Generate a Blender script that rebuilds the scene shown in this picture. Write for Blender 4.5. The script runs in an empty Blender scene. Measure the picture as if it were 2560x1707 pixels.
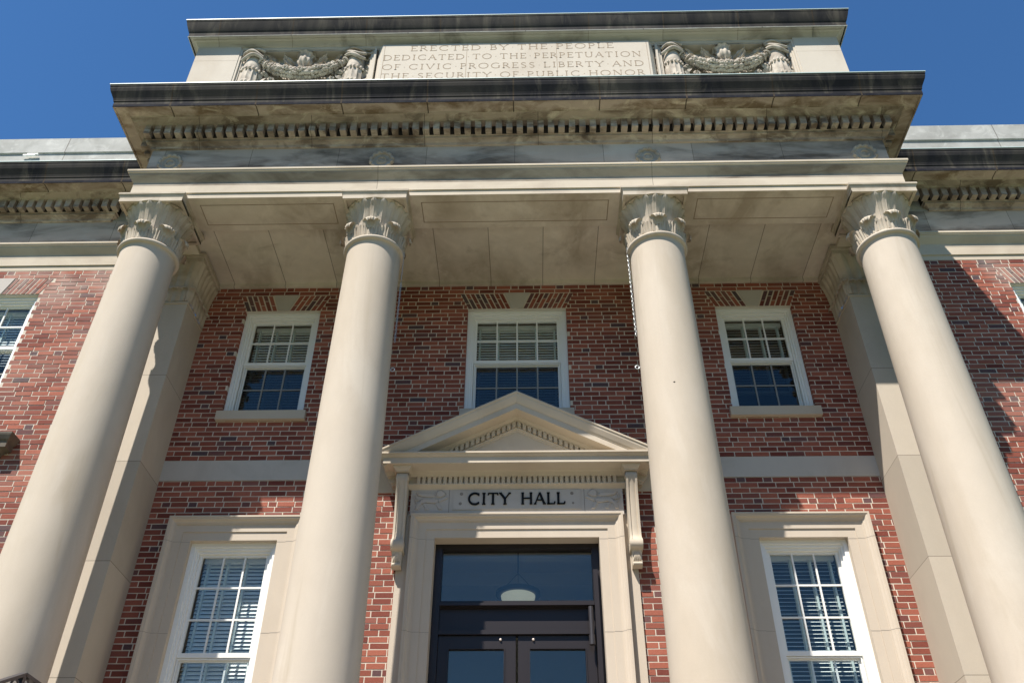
import bpy, math, random
from mathutils import Matrix, Vector
R = math.radians
random.seed(7)
scene = bpy.context.scene
col = scene.collection

# ---------------------------------------------------------------- camera
cam_d = bpy.data.cameras.new("camera"); cam = bpy.data.objects.new("camera", cam_d); col.objects.link(cam)
cam_d.sensor_width = 36; cam_d.lens = 2221.5 / 2560 * 36
cam_d.clip_start = 0.05; cam_d.clip_end = 2000
rgt = Vector((0.99975875, 0.02160115, 0.00397961)); upv = Vector((0.01017103, -0.61587576, 0.78777763)); fwd = Vector((-0.01946785, 0.7875471, 0.61594688))
m = Matrix.Identity(4)
for i in range(3):
    m[i][0] = rgt[i]; m[i][1] = upv[i]; m[i][2] = -fwd[i]
m.translation = Vector((0.16, -9.016, 1.645))
cam.matrix_world = m
scene.camera = cam

# ---------------------------------------------------------------- sky and sun
SUN = Vector((-0.64, -1.0, 1.93)).normalized()          # towards the sun
elev = math.asin(SUN.z); az = math.atan2(SUN.x, SUN.y)
w = bpy.data.worlds.new("World"); scene.world = w; w.use_nodes = True
nt = w.node_tree; nt.nodes.clear()
sky = nt.nodes.new("ShaderNodeTexSky"); sky.sky_type = 'NISHITA'; sky.sun_disc = False
sky.sun_elevation = elev; sky.sun_rotation = az % (2 * math.pi)
sky.air_density = 1.0; sky.dust_density = 0.1; sky.ozone_density = 1.5; sky.altitude = 300
bg = nt.nodes.new("ShaderNodeBackground"); bg.inputs[1].default_value = 0.055
wo = nt.nodes.new("ShaderNodeOutputWorld")
tint = nt.nodes.new("ShaderNodeMix"); tint.data_type = 'RGBA'; tint.blend_type = 'MULTIPLY'; tint.inputs[0].default_value = 1.0
tint.inputs[7].default_value = (.72, 1.26, 1.70, 1)      # deep, clean blue of a dry spring sky
nt.links.new(sky.outputs[0], tint.inputs[6]); nt.links.new(tint.outputs[2], bg.inputs[0]); nt.links.new(bg.outputs[0], wo.inputs[0])
sd = bpy.data.lights.new("sun", 'SUN'); sd.energy = 5.0; sd.angle = R(0.53); sd.color = (1.0, 0.935, 0.86)
so = bpy.data.objects.new("sun", sd); col.objects.link(so)
so.rotation_euler = SUN.to_track_quat('Z', 'Y').to_euler(); so.location = (-6, -12, 25)
scene.view_settings.view_transform = 'Standard'; scene.view_settings.look = 'None'
scene.view_settings.exposure = 0.78; scene.view_settings.gamma = 1.0
scene.render.engine = 'CYCLES'
scene.render.resolution_x = 1024; scene.render.resolution_y = 682
scene.cycles.max_bounces = 8; scene.cycles.transparent_max_bounces = 12

# ---------------------------------------------------------------- materials
class N:
    def __init__(s, name):
        s.mat = bpy.data.materials.new(name); s.mat.use_nodes = True
        s.t = s.mat.node_tree; s.t.nodes.clear()
        s.out = s.t.nodes.new("ShaderNodeOutputMaterial")
    def n(s, typ, ins=None, **kw):
        nd = s.t.nodes.new(typ)
        for k, v in kw.items(): setattr(nd, k, v)
        for k, v in (ins or {}).items():
            if hasattr(v, 'is_output') or isinstance(v, bpy.types.NodeSocket): s.t.links.new(v, nd.inputs[k])
            else: nd.inputs[k].default_value = v
        return nd
    def math(s, op, a, b=0.0, clamp=False):
        nd = s.n("ShaderNodeMath", {0: a, 1: b}, operation=op); nd.use_clamp = clamp
        return nd.outputs[0]
    def mix(s, f, a, b, blend='MIX'):
        nd = s.t.nodes.new("ShaderNodeMix"); nd.data_type = 'RGBA'; nd.blend_type = blend
        for sock, v in ((nd.inputs[0], f), (nd.inputs[6], a), (nd.inputs[7], b)):
            if isinstance(v, bpy.types.NodeSocket): s.t.links.new(v, sock)
            elif isinstance(v, (tuple, list)): sock.default_value = (*v, 1)[:4]
            else: sock.default_value = v
        return nd.outputs[2]
    def pos(s):
        g = s.n("ShaderNodeNewGeometry"); return g.outputs['Position']
    def scale(s, p, v, off=(0, 0, 0)):
        mp = s.n("ShaderNodeMapping", {0: p}); mp.inputs['Scale'].default_value = v; mp.inputs['Location'].default_value = off
        return mp.outputs[0]
    def noise(s, p, sc, det=4, rough=.55, dist=0.0):
        nd = s.n("ShaderNodeTexNoise", {'Vector': p, 'Scale': sc, 'Detail': det, 'Roughness': rough, 'Distortion': dist})
        return nd.outputs['Fac']
    def ramp(s, f, a, b, ca=0.0, cb=1.0):
        nd = s.n("ShaderNodeMapRange", {0: f, 1: a, 2: b, 3: ca, 4: cb}); nd.clamp = True
        return nd.outputs[0]
    def finish(s, color, rough=.8, bump=None, bstr=.3, bdist=.01, spec=.3, metal=0.0):
        b = s.n("ShaderNodeBsdfPrincipled", {'Base Color': color if isinstance(color, bpy.types.NodeSocket) else (*color, 1), 'Roughness': rough, 'Metallic': metal})
        b.inputs['Specular IOR Level'].default_value = spec
        if bump is not None:
            bp = s.n("ShaderNodeBump", {'Strength': bstr, 'Distance': bdist, 'Height': bump})
            s.t.links.new(bp.outputs[0], b.inputs['Normal'])
        s.t.links.new(b.outputs[0], s.out.inputs[0])
        return s.mat

def stone(name, base, dark=(.25, .20, .15), dark_amt=.35, stain_scale=1.6, stretch=(1, 1, 1), th=(.5, .72), var=.10,
          joints=(), jw=.0035, grime=None, grime_amt=0.0, grime_scale=1.0, grime_th=(.5, .7), grime_stretch=(1, 1, 1), rough=.85, fine=.06, light=None, light_amt=0.0, bstr=.25, spec=.25, jvar=.09, jdark=.62):
    """weathered limestone; joints = ((axis, spacing, offset), ...) in world metres"""
    k = N(name); p = k.pos()
    big = k.noise(k.scale(p, stretch, (3.1, 1.7, .4)), stain_scale, 5, .6, .6)
    mid = k.noise(k.scale(p, (1, 1, .6)), 6.0, 4, .6)
    fin = k.noise(p, 90.0, 3, .7)
    c = k.mix(k.math('MULTIPLY', k.ramp(big, th[0], th[1]), dark_amt), base, dark)
    if light:
        l2 = k.noise(k.scale(p, stretch, (9.1, 4.7, 2.4)), stain_scale * 1.7, 5, .65, 1.0)
        c = k.mix(k.math('MULTIPLY', k.ramp(l2, .52, .68), light_amt), c, light)
    if grime:
        g = k.noise(k.scale(p, grime_stretch, (7.7, 2.2, 5.1)), grime_scale, 5, .62, .8)
        c = k.mix(k.math('MULTIPLY', k.ramp(g, grime_th[0], grime_th[1]), grime_amt), c, grime)
    v = k.math('ADD', k.math('MULTIPLY', k.math('SUBTRACT', mid, .5), var * 2), 1.0)
    v2 = k.math('ADD', k.math('MULTIPLY', k.math('SUBTRACT', fin, .5), fine * 2), v)
    if joints:
        sx = k.n("ShaderNodeSeparateXYZ", {0: p})
        jm = None
        for ax, sp, off in joints:
            u = k.math('DIVIDE', k.math('SUBTRACT', sx.outputs[ax], off), sp)
            fl = k.math('FLOOR', u)
            wn = k.n("ShaderNodeTexWhiteNoise", {'W': k.math('ADD', fl, 13.37 * (ax + 1))}, noise_dimensions='1D')
            v2 = k.math('MULTIPLY', v2, k.ramp(wn.outputs['Value'], 0, 1, 1 - jvar, 1 + jvar * .8))
            fr = k.math('FRACT', u)
            d = k.math('MULTIPLY', k.math('MINIMUM', fr, k.math('SUBTRACT', 1.0, fr)), sp)
            j = k.math('LESS_THAN', d, jw)
            jm = j if jm is None else k.math('MAXIMUM', jm, j)
        c = k.mix(k.math('MULTIPLY', jm, jdark), c, (.07, .055, .04))
    vc = k.n("ShaderNodeCombineColor", {0: v2, 1: v2, 2: v2})
    c = k.mix(1.0, c, vc.outputs[0], 'MULTIPLY')
    h = k.math('ADD', k.math('MULTIPLY', mid, .5), k.math('MULTIPLY', fin, .35))
    if joints: h = k.math('SUBTRACT', h, jm)
    return k.finish(c, rough, h, bstr, .008, spec)

LIME = (.53, .46, .37)
M = {}
M['column'] = stone('limestone_column', LIME, (.42, .345, .25), .55, 1.0, (1, 1, .28), (.46, .72), .06, bstr=.18, fine=.05, light=(.62, .56, .47), light_amt=.35, grime=(.36, .29, .20), grime_amt=.5, grime_scale=2.2, grime_th=(.60, .76), grime_stretch=(1, 1, .12))
M['capital'] = stone('limestone_capital', (.52, .455, .36), (.28, .225, .16), .7, 3.0, (1, 1, 1), (.42, .7), .08)
M['pilaster'] = stone('limestone_pilaster', (.49, .43, .345), (.36, .29, .22), .5, 1.0, (1, 1, .5), (.5, .75), .06, joints=((2, 1.17, 6.632),))
M['surround'] = stone('limestone_surround', LIME, (.45, .37, .28), .4, 1.2, (1, 1, .4), (.45, .75), .05, bstr=.15)
M['arch'] = stone('limestone_architrave', (.57, .50, .39), (.33, .265, .20), .55, 1.1, (.7, 1, 1.6), (.5, .72), .06, joints=((0, 3.36, 1.68),), bstr=.15)
M['arch_dirt_shade'] = stone('limestone_dirt_shade_moulding', (.46, .395, .31), (.19, .15, .11), .9, 1.2, (.6, 1, 2), (.42, .62), .1, joints=((0, 3.36, 1.68),), light=(.56, .50, .40), light_amt=.4)  # stained moulding, its colour also darkened for the shade under the taenia
M['frieze'] = stone('limestone_frieze', (.52, .445, .37), (.12, .10, .08), .9, .8, (.7, 1, 2.2), (.47, .62), .10, joints=((0, 1.12, 0.0),), light=(.56, .53, .47), light_amt=.6, jvar=.16)
M['bed'] = stone('limestone_stained', (.43, .36, .295), (.155, .115, .085), .9, 1.9, (1, 1.5, 2.5), (.44, .62), .18, joints=((0, 1.45, .30),), light=(.60, .54, .44), light_amt=.85, grime=(.06, .05, .042), grime_amt=.55, grime_scale=2.6, grime_th=(.58, .70), jvar=.2, jdark=.85)
M['crust'] = stone('limestone_black_crust', (.058, .054, .048), (.018, .019, .024), .85, 1.3, (1.8, 1.0, .35), (.42, .62), .25, joints=((0, 1.09, -.01),), light=(.125, .112, .088), light_amt=.75, spec=.08, jvar=.22, jdark=1.0, bstr=.5, grime=(.085, .078, .030), grime_amt=.45, grime_scale=.8, grime_th=(.62, .74), jw=.010)
M['crust_low'] = stone('limestone_black_drip', (.022, .023, .030), (.012, .013, .02), .8, 2.0, (2, 1, .3), (.4, .6), .3, joints=((0, 1.09, -.01),), light=(.05, .048, .045), light_amt=.5, spec=.08, jw=.010, jdark=1.0)
M['crust_soffit'] = stone('limestone_corona_soffit', (.45, .385, .32), (.17, .12, .07), .9, 1.8, (1, 1.5, 1), (.44, .62), .16, joints=((0, 1.09, -.01),), light=(.62, .56, .44), light_amt=.8, jw=.008, jdark=.9)
CEIL = dict(base=(.62, .55, .45), dark=(.37, .305, .225), dark_amt=.8, stain_scale=1.2, stretch=(1, .7, 1), th=(.42, .66), var=.14, light=(.70, .64, .54), light_amt=.6, grime=(.22, .16, .11), grime_amt=.45, grime_scale=1.5, grime_th=(.56, .72), jvar=.12)
M['ceiling'] = stone('limestone_ceiling', joints=((0, .70, .35),), jw=.005, jdark=.6, **CEIL)
M['soffit'] = stone('limestone_soffit', **CEIL)
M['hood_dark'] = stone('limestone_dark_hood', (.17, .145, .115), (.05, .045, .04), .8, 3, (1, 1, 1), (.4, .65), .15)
M['gap_shade'] = stone('limestone_gap_shade', (.055, .044, .034), (.02, .017, .014), .8, 4, (1, 1, 1), (.4, .65), .1)  # near-black: mostly painted shade between the dentils, some grime
M['attic'] = stone('limestone_attic', (.54, .485, .40), (.40, .33, .25), .5, 1.2, (1, 1, .6), (.5, .75), .06)
M['relief_stone'] = stone('limestone_carving', (.50, .445, .365), (.24, .20, .155), .75, 5.0, (1, 1, 1), (.42, .66), .12)
M['attic_stained'] = stone('limestone_attic_stained', (.42, .38, .31), (.16, .135, .105), .7, 1.3, (1, 1, 1.6), (.5, .7), .12, joints=((0, 1.09, -.02),), grime=(.035, .03, .026), grime_amt=.8, grime_scale=1.1, grime_th=(.58, .72))  # stained, grimy stone for the attic cornice bed and roof
M['parapet'] = stone('limestone_parapet', (.42, .42, .39), (.30, .30, .275), .8, 2.2, (1, 1, 1), (.42, .66), .14, joints=((0, 1.72, .15),), light=(.56, .56, .52), light_amt=.7, jw=.007, jvar=.1)
M['hood'] = stone('limestone_hood', (.55, .48, .38), (.40, .33, .25), .5, 1.5, (1, 1, .8), (.45, .72), .06, bstr=.15)
M['frieze_sign'] = stone('limestone_sign', (.48, .445, .40), (.36, .32, .28), .4, 2.0, (1, 1, 1), (.5, .7), .05, bstr=.12)
M['groove'] = N('carved_groove').finish((.29, .225, .16), .95)
M['groove_soft'] = N('carved_line').finish((.24, .215, .19), .95)
M['floor'] = stone('terrace_stone', (.33, .30, .26), (.22, .20, .17), .4, 1.5, (1, 1, 1), (.45, .7), .08, joints=((0, 1.2, 0), (1, .9, .1)))

def brick_mat():
    k = N('red_brick'); p = k.pos()
    at = k.n("ShaderNodeAttribute", attribute_name='tone'); t = at.outputs['Color']
    sp = k.n("ShaderNodeSeparateColor", {0: t})
    nz = k.noise(k.scale(p, (1, 1, 1)), 28.0, 4, .7)
    nf = k.noise(p, 160.0, 2, .6)
    a = k.mix(sp.outputs[0], (.150, .036, .025), (.35, .112, .070))
    a = k.mix(sp.outputs[1], a, (.075, .055, .062))
    a = k.mix(k.math('MULTIPLY', k.ramp(nz, .52, .75), .55), a, (.20, .052, .04))
    a = k.mix(k.math('MULTIPLY', k.ramp(nf, .55, .8), .22), a, (.52, .30, .24))
    big = k.noise(p, 1.1, 3, .5)
    sz = k.n('ShaderNodeSeparateXYZ', {0: p}); top = k.ramp(sz.outputs[2], 8.9, 9.4, .12, .5)
    wing = k.math('GREATER_THAN', k.math('ABSOLUTE', sz.outputs[0]), 4.66)
    a = k.mix(k.math('MULTIPLY', k.math('MULTIPLY', k.ramp(big, .50, .66), top), k.math('ADD', k.math('MULTIPLY', wing, .8), .15)), a, (.55, .43, .36))
    h = k.math('ADD', k.math('MULTIPLY', nz, .6), k.math('MULTIPLY', nf, .3))
    return k.finish(a, .82, h, .5, .006, .25)
M['brick'] = brick_mat()
def mortar_mat():
    k = N('mortar'); p = k.pos()
    c = k.mix(k.noise(p, 7.0, 4), (.50, .44, .36), (.72, .65, .54))
    return k.finish(c, .95, k.noise(p, 200., 2), .4, .003, .1)
M['mortar'] = mortar_mat()
def paint(name, c, r=.35, v=.012, spec=.5):
    k = N(name); p = k.pos(); nz = k.noise(k.scale(p, (1, 1, .5)), 4.0, 3)
    cc = k.mix(nz, tuple(x * (1 - v) for x in c), tuple(min(1, x * (1 + v)) for x in c))
    return k.finish(cc, r, None, 0, 0, spec)
M['white'] = paint('white_painted_frame', (.80, .80, .76))
M['greybar'] = paint('screened_grey_bar', (.26, .26, .25), .6)
M['putty'] = paint('white_sealant', (.60, .57, .50), .7)
M['blackframe'] = paint('dark_bronze_metal', (.019, .015, .016), .4, .1, .35)
M['letter'] = paint('black_bronze_letter', (.010, .011, .012), .6, .1, .12)
M['blind'] = paint('blind_slat', (.84, .85, .80), .55)
M['tape'] = paint('blind_tape', (.62, .70, .66), .8)
M['zinc'] = paint('weathered_zinc', (.42, .52, .50), .45)
M['room'] = paint('dim_room_wall', (.62, .60, .54), .9)
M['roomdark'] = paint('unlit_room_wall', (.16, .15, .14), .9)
M['lampglass'] = paint('alabaster_bowl', (.85, .80, .62), .4)
for nd in M['lampglass'].node_tree.nodes:
    if nd.type == 'BSDF_PRINCIPLED': nd.inputs['Emission Color'].default_value = (.95, .95, .72, 1); nd.inputs['Emission Strength'].default_value = .22      # the lamp is lit
M['lampmetal'] = paint('brushed_dark_metal', (.10, .11, .12), .4)
M['iron'] = paint('black_iron', (.035, .032, .035), .42, .15)
M['knob'] = paint('pale_bolt', (.85, .74, .66), .3)
k = N('galvanised_steel'); M['steel'] = k.finish(k.mix(k.noise(k.pos(), 80.), (.34, .36, .36), (.56, .58, .57)), .5, None, metal=.75)
def glass(name, tint=(.93, .96, .97), boost=1.15, base=.0):
    k = N(name)
    lw = k.n("ShaderNodeLayerWeight", {'Blend': .5})
    f = k.math('ADD', k.math('MULTIPLY', k.math('POWER', lw.outputs['Facing'], 5.0), .92), .05 * boost + base, True)
    p = k.pos(); bp = k.n("ShaderNodeBump", {'Strength': .08, 'Distance': .01, 'Height': k.noise(p, 1.6, 1)})
    g = k.n("ShaderNodeBsdfGlossy", {'Color': (.74, .70, .62, 1), 'Roughness': .01, 'Normal': bp.outputs[0]})
    t = k.n("ShaderNodeBsdfTransparent", {'Color': (*tint, 1)})
    mx = k.n("ShaderNodeMixShader", {0: f, 1: t.outputs[0], 2: g.outputs[0]})
    k.t.links.new(mx.outputs[0], k.out.inputs[0]); return k.mat
M['glass'] = glass('window_glass')
M['glass_door'] = glass('tinted_door_glass', (.80, .83, .84), 1.5, .0)
M['glass_screen'] = glass('screened_lower_glass', (.46, .50, .54), 1.1, .0)
k = N('lawn_and_paving'); p = k.pos(); sx = k.n("ShaderNodeSeparateXYZ", {0: p})
lawn = k.mix(k.noise(p, 3.0, 6), (.05, .075, .025), (.10, .13, .045))
M['ground'] = k.finish(lawn, .95, k.noise(p, 30., 3), .5, .03)
k = N('concrete_walk'); p = k.pos()
M['concrete'] = k.finish(k.mix(k.noise(p, 2.0, 6), (.22, .205, .18), (.30, .285, .255)), .9, k.noise(p, 60., 3), .3, .004)
k = N('asphalt'); p = k.pos()
M['asphalt'] = k.finish(k.mix(k.noise(p, 40.0, 3), (.045, .045, .047), (.065, .064, .063)), .95)

# ---------------------------------------------------------------- mesh building
class MB:
    def __init__(s): s.v = []; s.f = []; s.m = []; s.tone = None
    def add(s, vs, fs, mi=0):
        o = len(s.v); s.v += [tuple(x) for x in vs]
        s.f += [tuple(i + o for i in f) for f in fs]; s.m += [mi] * len(fs)
    def box(s, x0, x1, y0, y1, z0, z1, mi=0):
        if x0 > x1: x0, x1 = x1, x0
        s.add([(x0, y0, z0), (x1, y0, z0), (x1, y1, z0), (x0, y1, z0), (x0, y0, z1), (x1, y0, z1), (x1, y1, z1), (x0, y1, z1)],
              [(0, 3, 2, 1), (4, 5, 6, 7), (0, 1, 5, 4), (1, 2, 6, 5), (2, 3, 7, 6), (3, 0, 4, 7)], mi)
    def grid(s, P, mi=0, closeu=False, closev=False, flip=False):
        nu = len(P); nv = len(P[0]); vs = [p for r in P for p in r]; fs = []
        for i in range(nu if closeu else nu - 1):
            for j in range(nv if closev else nv - 1):
                a = i * nv + j; b = i * nv + (j + 1) % nv; c = ((i + 1) % nu) * nv + (j + 1) % nv; d = ((i + 1) % nu) * nv + j
                fs.append((a, d, c, b) if flip else (a, b, c, d))
        s.add(vs, fs, mi)
    def lathe(s, prof, cx, cy, n=48, mi=0, caps=False):
        P = [[(cx + r * math.cos(2 * math.pi * j / n), cy + r * math.sin(2 * math.pi * j / n), z) for j in range(n)] for r, z in prof]
        s.grid(P, mi, closev=True)
        if caps:
            for k_ in (0, -1):
                o = len(s.v); s.v += P[k_]; s.f.append(tuple(range(o, o + n))); s.m.append(mi)
    def tube(s, pts, r, n=8, mi=0, caps=True):
        pts = [Vector(p) for p in pts]; P = []; prev = None
        for i, p in enumerate(pts):
            t = (pts[min(i + 1, len(pts) - 1)] - pts[max(i - 1, 0)]).normalized()
            a = Vector((0, 0, 1)) if abs(t.z) < .9 else Vector((1, 0, 0))
            if prev is not None: a = prev
            u = (a - t * a.dot(t)).normalized(); v = t.cross(u); prev = u
            rr = r(i / (len(pts) - 1)) if callable(r) else r
            P.append([tuple(p + (u * math.cos(2 * math.pi * j / n) + v * math.sin(2 * math.pi * j / n)) * rr) for j in range(n)])
        s.grid(P, mi, closev=True)
        if caps:
            for k_ in (0, -1):
                o = len(s.v); s.v += P[k_]; s.f.append(tuple(range(o, o + n))); s.m.append(mi)
    def ball(s, c, rx, ry=None, rz=None, n=8, mi=0, rot=0.0):
        ry = ry or rx; rz = rz or rx; P = []
        ca, sa = math.cos(rot), math.sin(rot)
        for i in range(n + 1):
            th = math.pi * i / n; row = []
            for j in range(n + 2):
                ph = 2 * math.pi * j / (n + 2)
                x = rx * math.sin(th) * math.cos(ph); y = ry * math.sin(th) * math.sin(ph); z = rz * math.cos(th)
                row.append((c[0] + x * ca - z * sa, c[1] + y, c[2] + x * sa + z * ca))
            P.append(row)
        s.grid(P, mi, closev=True)
    def sweep(s, prof, path, mp, mi=0, closed_prof=False, caps=True, mats=None):
        """prof: list of (o, h); path: list of 2D points; offset o to the left of travel, mitred; mp(u, v, h) -> xyz"""
        nrm = []
        for i in range(len(path) - 1):
            a = Vector(path[i]); b = Vector(path[i + 1]); t = (b - a).normalized(); nrm.append(Vector((-t.y, t.x)))
        P = []
        for o, h in prof:
            row = []
            for i, p in enumerate(path):
                if i == 0: n = nrm[0]
                elif i == len(path) - 1: n = nrm[-1]
                else:
                    n = (nrm[i - 1] + nrm[i]); n = n / (n.length_squared / 2) if n.length > 1e-6 else nrm[i]
                row.append(mp(p[0] + n.x * o, p[1] + n.y * o, h))
            P.append(row)
        if mats is None: s.grid(P, mi, closeu=closed_prof)
        else:
            for i in range(len(P) - 1 + (1 if closed_prof else 0)):
                s.grid([P[i], P[(i + 1) % len(P)]], mats[i])
        if caps and closed_prof:
            for k_ in (0, -1):
                o = len(s.v); s.v += [r[k_] for r in P]; s.f.append(tuple(range(o, o + len(P)))); s.m.append(mi if mats is None else mats[0])
    def wall(s, x0, x1, z0, z1, holes, y0, y1, mi=0):
        """solid slab with rectangular holes, cut into boxes"""
        zs = sorted({z0, z1, *[h for H in holes for h in H[2:4] if z0 < h < z1]})
        for a, b in zip(zs, zs[1:]):
            segs = [(x0, x1)]
            for H in holes:
                if H[2] <= a + 1e-6 and H[3] >= b - 1e-6:
                    ns = []
                    for p, q in segs:
                        if H[1] <= p or H[0] >= q: ns.append((p, q)); continue
                        if H[0] > p: ns.append((p, H[0]))
                        if H[1] < q: ns.append((H[1], q))
                    segs = ns
            for p, q in segs: s.box(p, q, y0, y1, a, b, mi)
    def build(s, name, mats, parent=None, smooth=None, loc=None):
        me = bpy.data.meshes.new(name); me.from_pydata(s.v, [], s.f); me.update()
        for mm in (mats if isinstance(mats, (list, tuple)) else [mats]): me.materials.append(M[mm])
        me.polygons.foreach_set('material_index', s.m)
        if s.tone is not None:
            at = me.attributes.new('tone', 'FLOAT_COLOR', 'POINT')
            at.data.foreach_set('color', [c for t in s.tone for c in t])
        if smooth:
            me.polygons.foreach_set('use_smooth', [True] * len(me.polygons)); me.set_sharp_from_angle(angle=R(smooth))
        ob = bpy.data.objects.new(name, me); col.objects.link(ob)
        if loc: ob.location = loc
        if parent: ob.parent = parent
        return ob
def tag(o, label=None, cat=None, group=None, kind=None):
    if label: o['label'] = label
    if cat: o['category'] = cat
    if group: o['group'] = group
    if kind: o['kind'] = kind
    return o
def empty(name, loc=(0, 0, 0)):
    o = bpy.data.objects.new(name, None); col.objects.link(o); o.location = loc; o.empty_display_size = .2; return o
def lab(o, t): o['label'] = t; return o

XY = lambda u, v, h: (u, v, h)             # plan path, h = height
def copy_tree(o, loc=None, parent=None):
    c = o.copy(); col.objects.link(c)
    if parent is not None: c.parent = parent
    if loc: c.location = loc
    for ch in list(o.children): copy_tree(ch, None, c)
    return c

# ================================================================= ground, street, terrace, steps
FLOOR = 2.75
g = MB(); n_ = 40
g.add([(-400, -400, 0), (400, -400, 0), (400, 400, 0), (-400, 400, 0)], [(0, 1, 2, 3)])
tag(g.build('ground', 'ground'), kind='structure')
g = MB(); rr = random.Random(2); P = [[(x, -62 - 30 * i, h * (1 + .25 * math.sin(x * .11) + .12 * math.sin(x * .37 + 1) + .05 * math.sin(x * 1.3)) * (i > 0)) for x in range(-300, 301, 4)] for i, h in enumerate((0, 24, 30, 34))]
g.grid(P); tag(g.build('sky_blocker_hills', 'ground', smooth=60), kind='structure')  # unseen ridge behind the camera, added to block low sky light
g = MB(); g.box(-3.6, 3.6, -22, -8.45, -.1, .03); tag(g.build('path', 'concrete'), kind='structure')
g = MB(); g.box(-200, 200, -25, -22, -.1, .034); tag(g.build('pavement', 'concrete'), kind='structure')
g = MB(); g.box(-200, 200, -36, -25.15, -.1, .012); tag(g.build('road', 'asphalt'), kind='structure')
g = MB(); g.box(-5.3, 5.3, -3.0, -.4, 0, FLOOR - .02); g.box(-5.32, 5.32, -3.03, -.0, FLOOR - .02, FLOOR + .0)
tag(g.build('terrace', 'floor'), kind='structure')
g = MB(); ns = 16; rise = FLOOR / ns; tread = 5.4 / ns
for i in range(ns - 1):
    g.box(-3.2, 3.2, -3.031 - tread * (i + 1), -3.031 - tread * i, 0, FLOOR - rise * (i + 1))
tag(g.build('steps', 'floor'), kind='structure')

# ================================================================= city hall
hall = empty('city_hall', (0, 0, 0))
tag(hall, 'red brick city hall with limestone portico, four tall columns and carved attic', 'building')
CR = .0673; ZT = 9.655
XW = {'c': (0.0, .65), 'l': (-3.112, .50), 'r': (3.112, .50), 'wl': (-6.81, .585), 'wr': (6.89, .585)}
WZ0, WZ1 = 7.636, ZT - 6 * CR          # upper window opening
LZ0, LZ1 = 3.60, 5.93                  # lower window opening
LW = .48

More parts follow.
